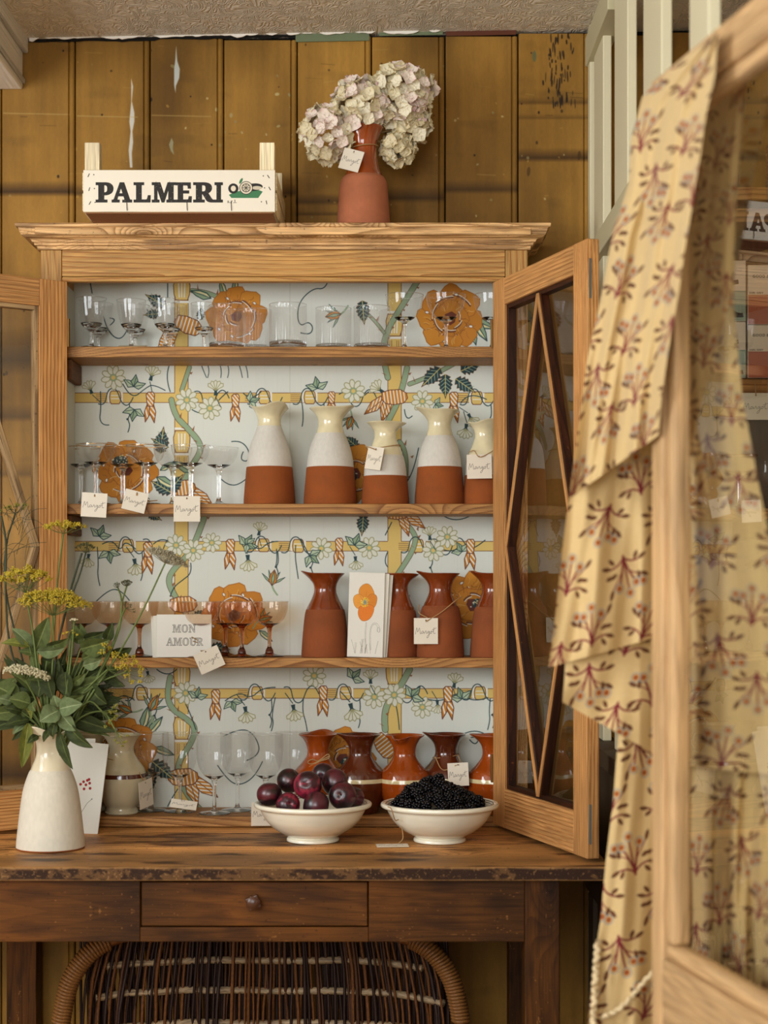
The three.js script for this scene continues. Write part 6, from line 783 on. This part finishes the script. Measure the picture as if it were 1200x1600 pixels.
{
  const t = thing('patterned_cloth', 'ochre cotton cloth printed with small red sprigs hanging over the open glazed door', 'cloth', [0, 0, 0]);
  const path = (pts) => (v) => { // polyline by row fraction
    const f = v * (pts.length - 1), i = Math.min(Math.floor(f), pts.length - 2), k = f - i; return [lerp(pts[i][0], pts[i + 1][0], k), lerp(pts[i][1], pts[i + 1][1], k)]; };
  const sheet = (left, right, depth, { folds = 3, amp = 0.01, u0 = 0, v0 = 0, width = 0.24, skew = 0, ph = 0, N = 56, M: m = 110, hem = 0 } = {}) => {
    const l = path(left), r = path(right), pos = (s, v) => { const a = l(v), b = r(v); return [lerp(a[0], b[0], s), lerp(a[1], b[1], s) + hem * Math.sin(s * 9) * v]; };
    return gridGeo(N, m, (i, j) => { const s = i / N, v = 1 - j / m, [px, py] = pos(s, v), D = depth(px, v, s) + amp * (0.35 + 0.65 * v) * (Math.sin(6.283 * (folds * s + 0.35 * Math.sin(v * 3 + ph)) + ph) + 0.4 * Math.sin(6.283 * (folds * 2.3 * s + v * 0.6) + ph * 2)); return V((px - 600) / FOCAL * D, EYE + (914 - py) / FOCAL * D, CAMZ - D); },
      { uv: (i, j) => { const s = i / N, v = 1 - j / m, [, py] = pos(s, v); return [u0 + s * width / 0.3 * (0.72 + 0.28 * v) + skew * v, v0 - py * 0.00096 / 0.3]; } });
  };
  const near = (gap) => (px) => (px > 1005 ? doorDepth(px) - gap : lerp(2.44, doorDepth(1005) - gap, clamp((px - 940) / 65, 0, 1)));
  const parts = [];
  parts.push(['drape', sheet([[1112, 58], [1060, 96], [1004, 150], [986, 218], [982, 290], [958, 360], [938, 470], [918, 560], [902, 680], [889, 779]], [[1122, 50], [1117, 120], [1103, 180], [1093, 250], [1082, 320], [1070, 390], [1060, 460], [1044, 550], [1034, 620], [1029, 680]], (px, v, s) => near(0.125)(px) - 0.006 * Math.sin(s * 3.14), { folds: 2.4, amp: 0.015, width: 0.2, ph: 0.4, skew: 0.3 })]);
  parts.push(['drape', sheet([[914, 640], [898, 720], [886, 800], [876, 880], [868, 960], [857, 1043]], [[1040, 600], [1040, 680], [1040, 760], [1040, 840], [1040, 920], [1040, 992]], (px) => 2.475 + Math.max(0, px - 1000) * 0.0009, { folds: 2, amp: 0.014, width: 0.2, u0: 0.45, v0: 0.2, ph: 2.2 })]);
  parts.push(['drape', sheet([[890, 960], [884, 1010], [882, 1060], [879, 1097]], [[1040, 940], [1040, 1040], [1040, 1120], [1040, 1188]], (px) => 2.5 + Math.max(0, px - 1000) * 0.0009, { folds: 1.6, amp: 0.006, width: 0.19, u0: 0.2, v0: 0.5, ph: 4 })]);
  parts.push(['drape', sheet([[966, 1040], [966, 1150], [958, 1250], [946, 1350], [938, 1440], [928, 1500], [922, 1560], [914, 1640]], [[1050, 1040], [1050, 1150], [1050, 1250], [1050, 1350], [1050, 1440], [1050, 1500], [1050, 1560], [1050, 1640]], (px) => 2.54 + Math.max(0, px - 1000) * 0.0008, { folds: 1.5, amp: 0.014, width: 0.13, u0: 0.7, v0: 0.1, ph: 1 })]);
  const ruffle = []; for (let k = 0; k <= 40; k++) { const v = k / 40, px = lerp(934, 926, v) + 3 * Math.sin(k * 1.9), py = 1470 + v * 140, D = 2.525 + 0.004 * Math.sin(k * 1.3); ruffle.push(V((px - 600) / FOCAL * D, EYE + (914 - py) / FOCAL * D, CAMZ - D)); } parts.push(['frayed_edge', tubeGeo(ruffle, 0.004, 90, 6)]);
  const ruf2 = []; for (let k = 0; k <= 30; k++) { const v = k / 30, px = lerp(940, 1030, v), py = 1590 - 70 * v + 8 * Math.sin(v * 5) + 2 * Math.sin(k * 2.1), D = 2.52 + 0.003 * Math.sin(k * 1.7); ruf2.push(V((px - 600) / FOCAL * D, EYE + (914 - py) / FOCAL * D, CAMZ - D)); } parts.push(['frayed_edge', tubeGeo(ruf2, 0.0038, 70, 6)]);
  const behind = (g) => (px) => doorDepth(Math.max(px, 1012)) + g;
  parts.push(['drape', sheet([[1116, 46], [1090, 200], [1066, 330], [1056, 460], [1052, 620], [1050, 800], [1050, 1000], [1050, 1195]], [[1168, 40], [1162, 180], [1150, 330], [1146, 470], [1160, 620], [1186, 760], [1215, 900], [1250, 1215]], (px, v) => behind(0.115)(px) - 0.022 * (1 - smoothstep(v, 0, 0.12)), { folds: 1.9, amp: 0.012, width: 0.17, u0: 0.1, v0: 0.35, ph: 3 })]);
  parts.push(['drape', sheet([[1050, 1120], [1046, 1300], [1046, 1480], [1046, 1680]], [[1260, 1120], [1250, 1300], [1250, 1480], [1250, 1680]], behind(0.17), { folds: 4.6, amp: 0.024, width: 0.34, u0: 0.3, v0: 0.6, ph: 0.7, N: 110 })]);
  for (const [n, g] of parts) part(n, g, n === 'drape' ? M.cloth : (M.fray ??= std({ color: 0xd8c39a, roughness: 0.95 })), t);
}

// ------------------------------------------------------------------ shelf unit with tea cartons beyond the door
{
  const zf = -0.02, X = (px) => RX(px, zf), Y = (py) => RY(py, zf), u = thing('shelf_unit', 'brown wooden shelf unit seen through the glazed door', 'shelf unit', [0, 0, 0]);
  board('side_panel', M.shelf, u, [0.7, 0.72], [0.003, 2.1], [ZW + 0.004, zf], 1); board('side_panel', M.shelf, u, [1.2, 1.22], [0.003, 2.1], [ZW + 0.004, zf], 1); board('back_panel', M.darkPaint, u, [0.72, 1.2], [0.01, 2.09], [ZW + 0.004, ZW + 0.014], 1);
  const sh = (y0, y1) => board('shelf', M.shelf, u, [0.7205, 1.1995], [y0, y1], [ZW + 0.015, zf], 0);
  sh(Y(618), Y(592)); sh(Y(312), Y(292)); sh(Y(810), Y(794)); sh(Y(1020), Y(1000)); sh(0.1, 0.13); sh(2.07, 2.1);
  const carton = (label, px0, py0, py1, c0, c1, small) => {
    const zc = -0.035, y0 = RY(py1, zc), y1 = RY(py0, zc), w = 0.13, x = RX(px0, zc), t = thing('tea_carton', label, 'box', [x + w / 2, y0 + 0.0004, zc - 0.03], 0, 'tea cartons on the shelf');
    const face = std({ roughness: 0.6, map: canvasTex(256, 272, (c, cw, ch) => { c.fillStyle = '#d9c9b4'; c.fillRect(0, 0, cw, ch); c.fillStyle = c0; c.fillRect(0, ch * 0.5, cw, ch * 0.5); c.fillStyle = c1; c.fillRect(0, ch * 0.5, cw, 6); c.fillStyle = '#2a2420'; c.font = 'bold 19px sans-serif'; c.fillText('GOOD & PROPER', 18, 58); c.font = 'bold 12px sans-serif'; if (small) c.fillText('EARL GREY', 4, 132); c.lineWidth = 20; c.strokeStyle = '#2a2420'; if (small) { c.beginPath(); c.arc(190, 215, 42, 0, 7); c.stroke(); c.beginPath(); c.moveTo(168, 118); c.lineTo(220, 150); c.stroke(); } else { c.beginPath(); c.arc(236, 190, 96, 2.6, 4.6); c.stroke(); c.beginPath(); c.arc(236, 190, 56, 1.4, 3.4); c.stroke(); c.fillRect(150, 238, 92, 18); } }) });
    part('carton', new RoundedBoxGeometry(w, y1 - y0, 0.06, 2, 0.002).translate(0, (y1 - y0) / 2, 0), std({ color: 0xcdbca6, roughness: 0.6 }), t); part('print', new THREE.PlaneGeometry(w - 0.002, y1 - y0 - 0.002).translate(0, (y1 - y0) / 2, 0.0304), face, t);
  };
  const w = 0.132 / ((CAMZ + 0.035) / FOCAL);
  carton('green and cream tea carton, lower of its pair', 1167 - w, 503, 591, '#93a595', '#7f9384'); carton('green and cream tea carton stacked on the lower one', 1167 - w, 407, 502.5, '#93a595', '#7f9384'); carton('coral and cream tea carton, lower of its pair', 1168.5, 508, 591, '#a9583f', '#974a34', true); carton('coral and cream tea carton stacked on the lower one', 1168.5, 414, 507.5, '#a9583f', '#974a34', true);
  const c = at(1181, 635, zf + 0.006).toArray(); priceTag('price tag hanging from the shelf under the tea cartons', c, { w: 0.062, h: 0.058, strings: [[hole(c, 0.055, 0), [c[0] - 0.001, c[1] + 0.04, c[2]], [c[0], c[1] + 0.05, c[2] - 0.006]]] });
  // a lidded wicker hamper on the upper shelf
  const hb = thing('wicker_hamper', 'dark wicker hamper on the top of the far shelf unit', 'basket', [0.93, Y(292) + 0.0005, -0.1]); const weave = []; for (let k = 0; k < 13; k++) weave.push(new THREE.TorusGeometry(0.078, 0.0042, 5, 40).rotateX(Math.PI / 2).translate(0, 0.005 + k * 0.0085, 0)); for (let k = 0; k < 30; k++) { const a = k / 30 * 6.283; weave.push(new THREE.CylinderGeometry(0.0026, 0.0026, 0.11, 5).translate(0.0795 * Math.cos(a), 0.056, 0.0795 * Math.sin(a))); } part('woven_body', merge(weave), M.rimCane, hb); part('liner', new THREE.CylinderGeometry(0.074, 0.074, 0.104, 32).translate(0, 0.056, 0), M.cane[1], hb);
  glass('wine_glass', 'wine glass on the far shelf beyond the cloth', 1206, -0.07, Y(794), { s: 0.9, sy: 0.6 });
}
scene.traverse((o) => { if (o.isMesh) { o.castShadow = o.receiveShadow = true; } });
renderer.render(scene, camera);
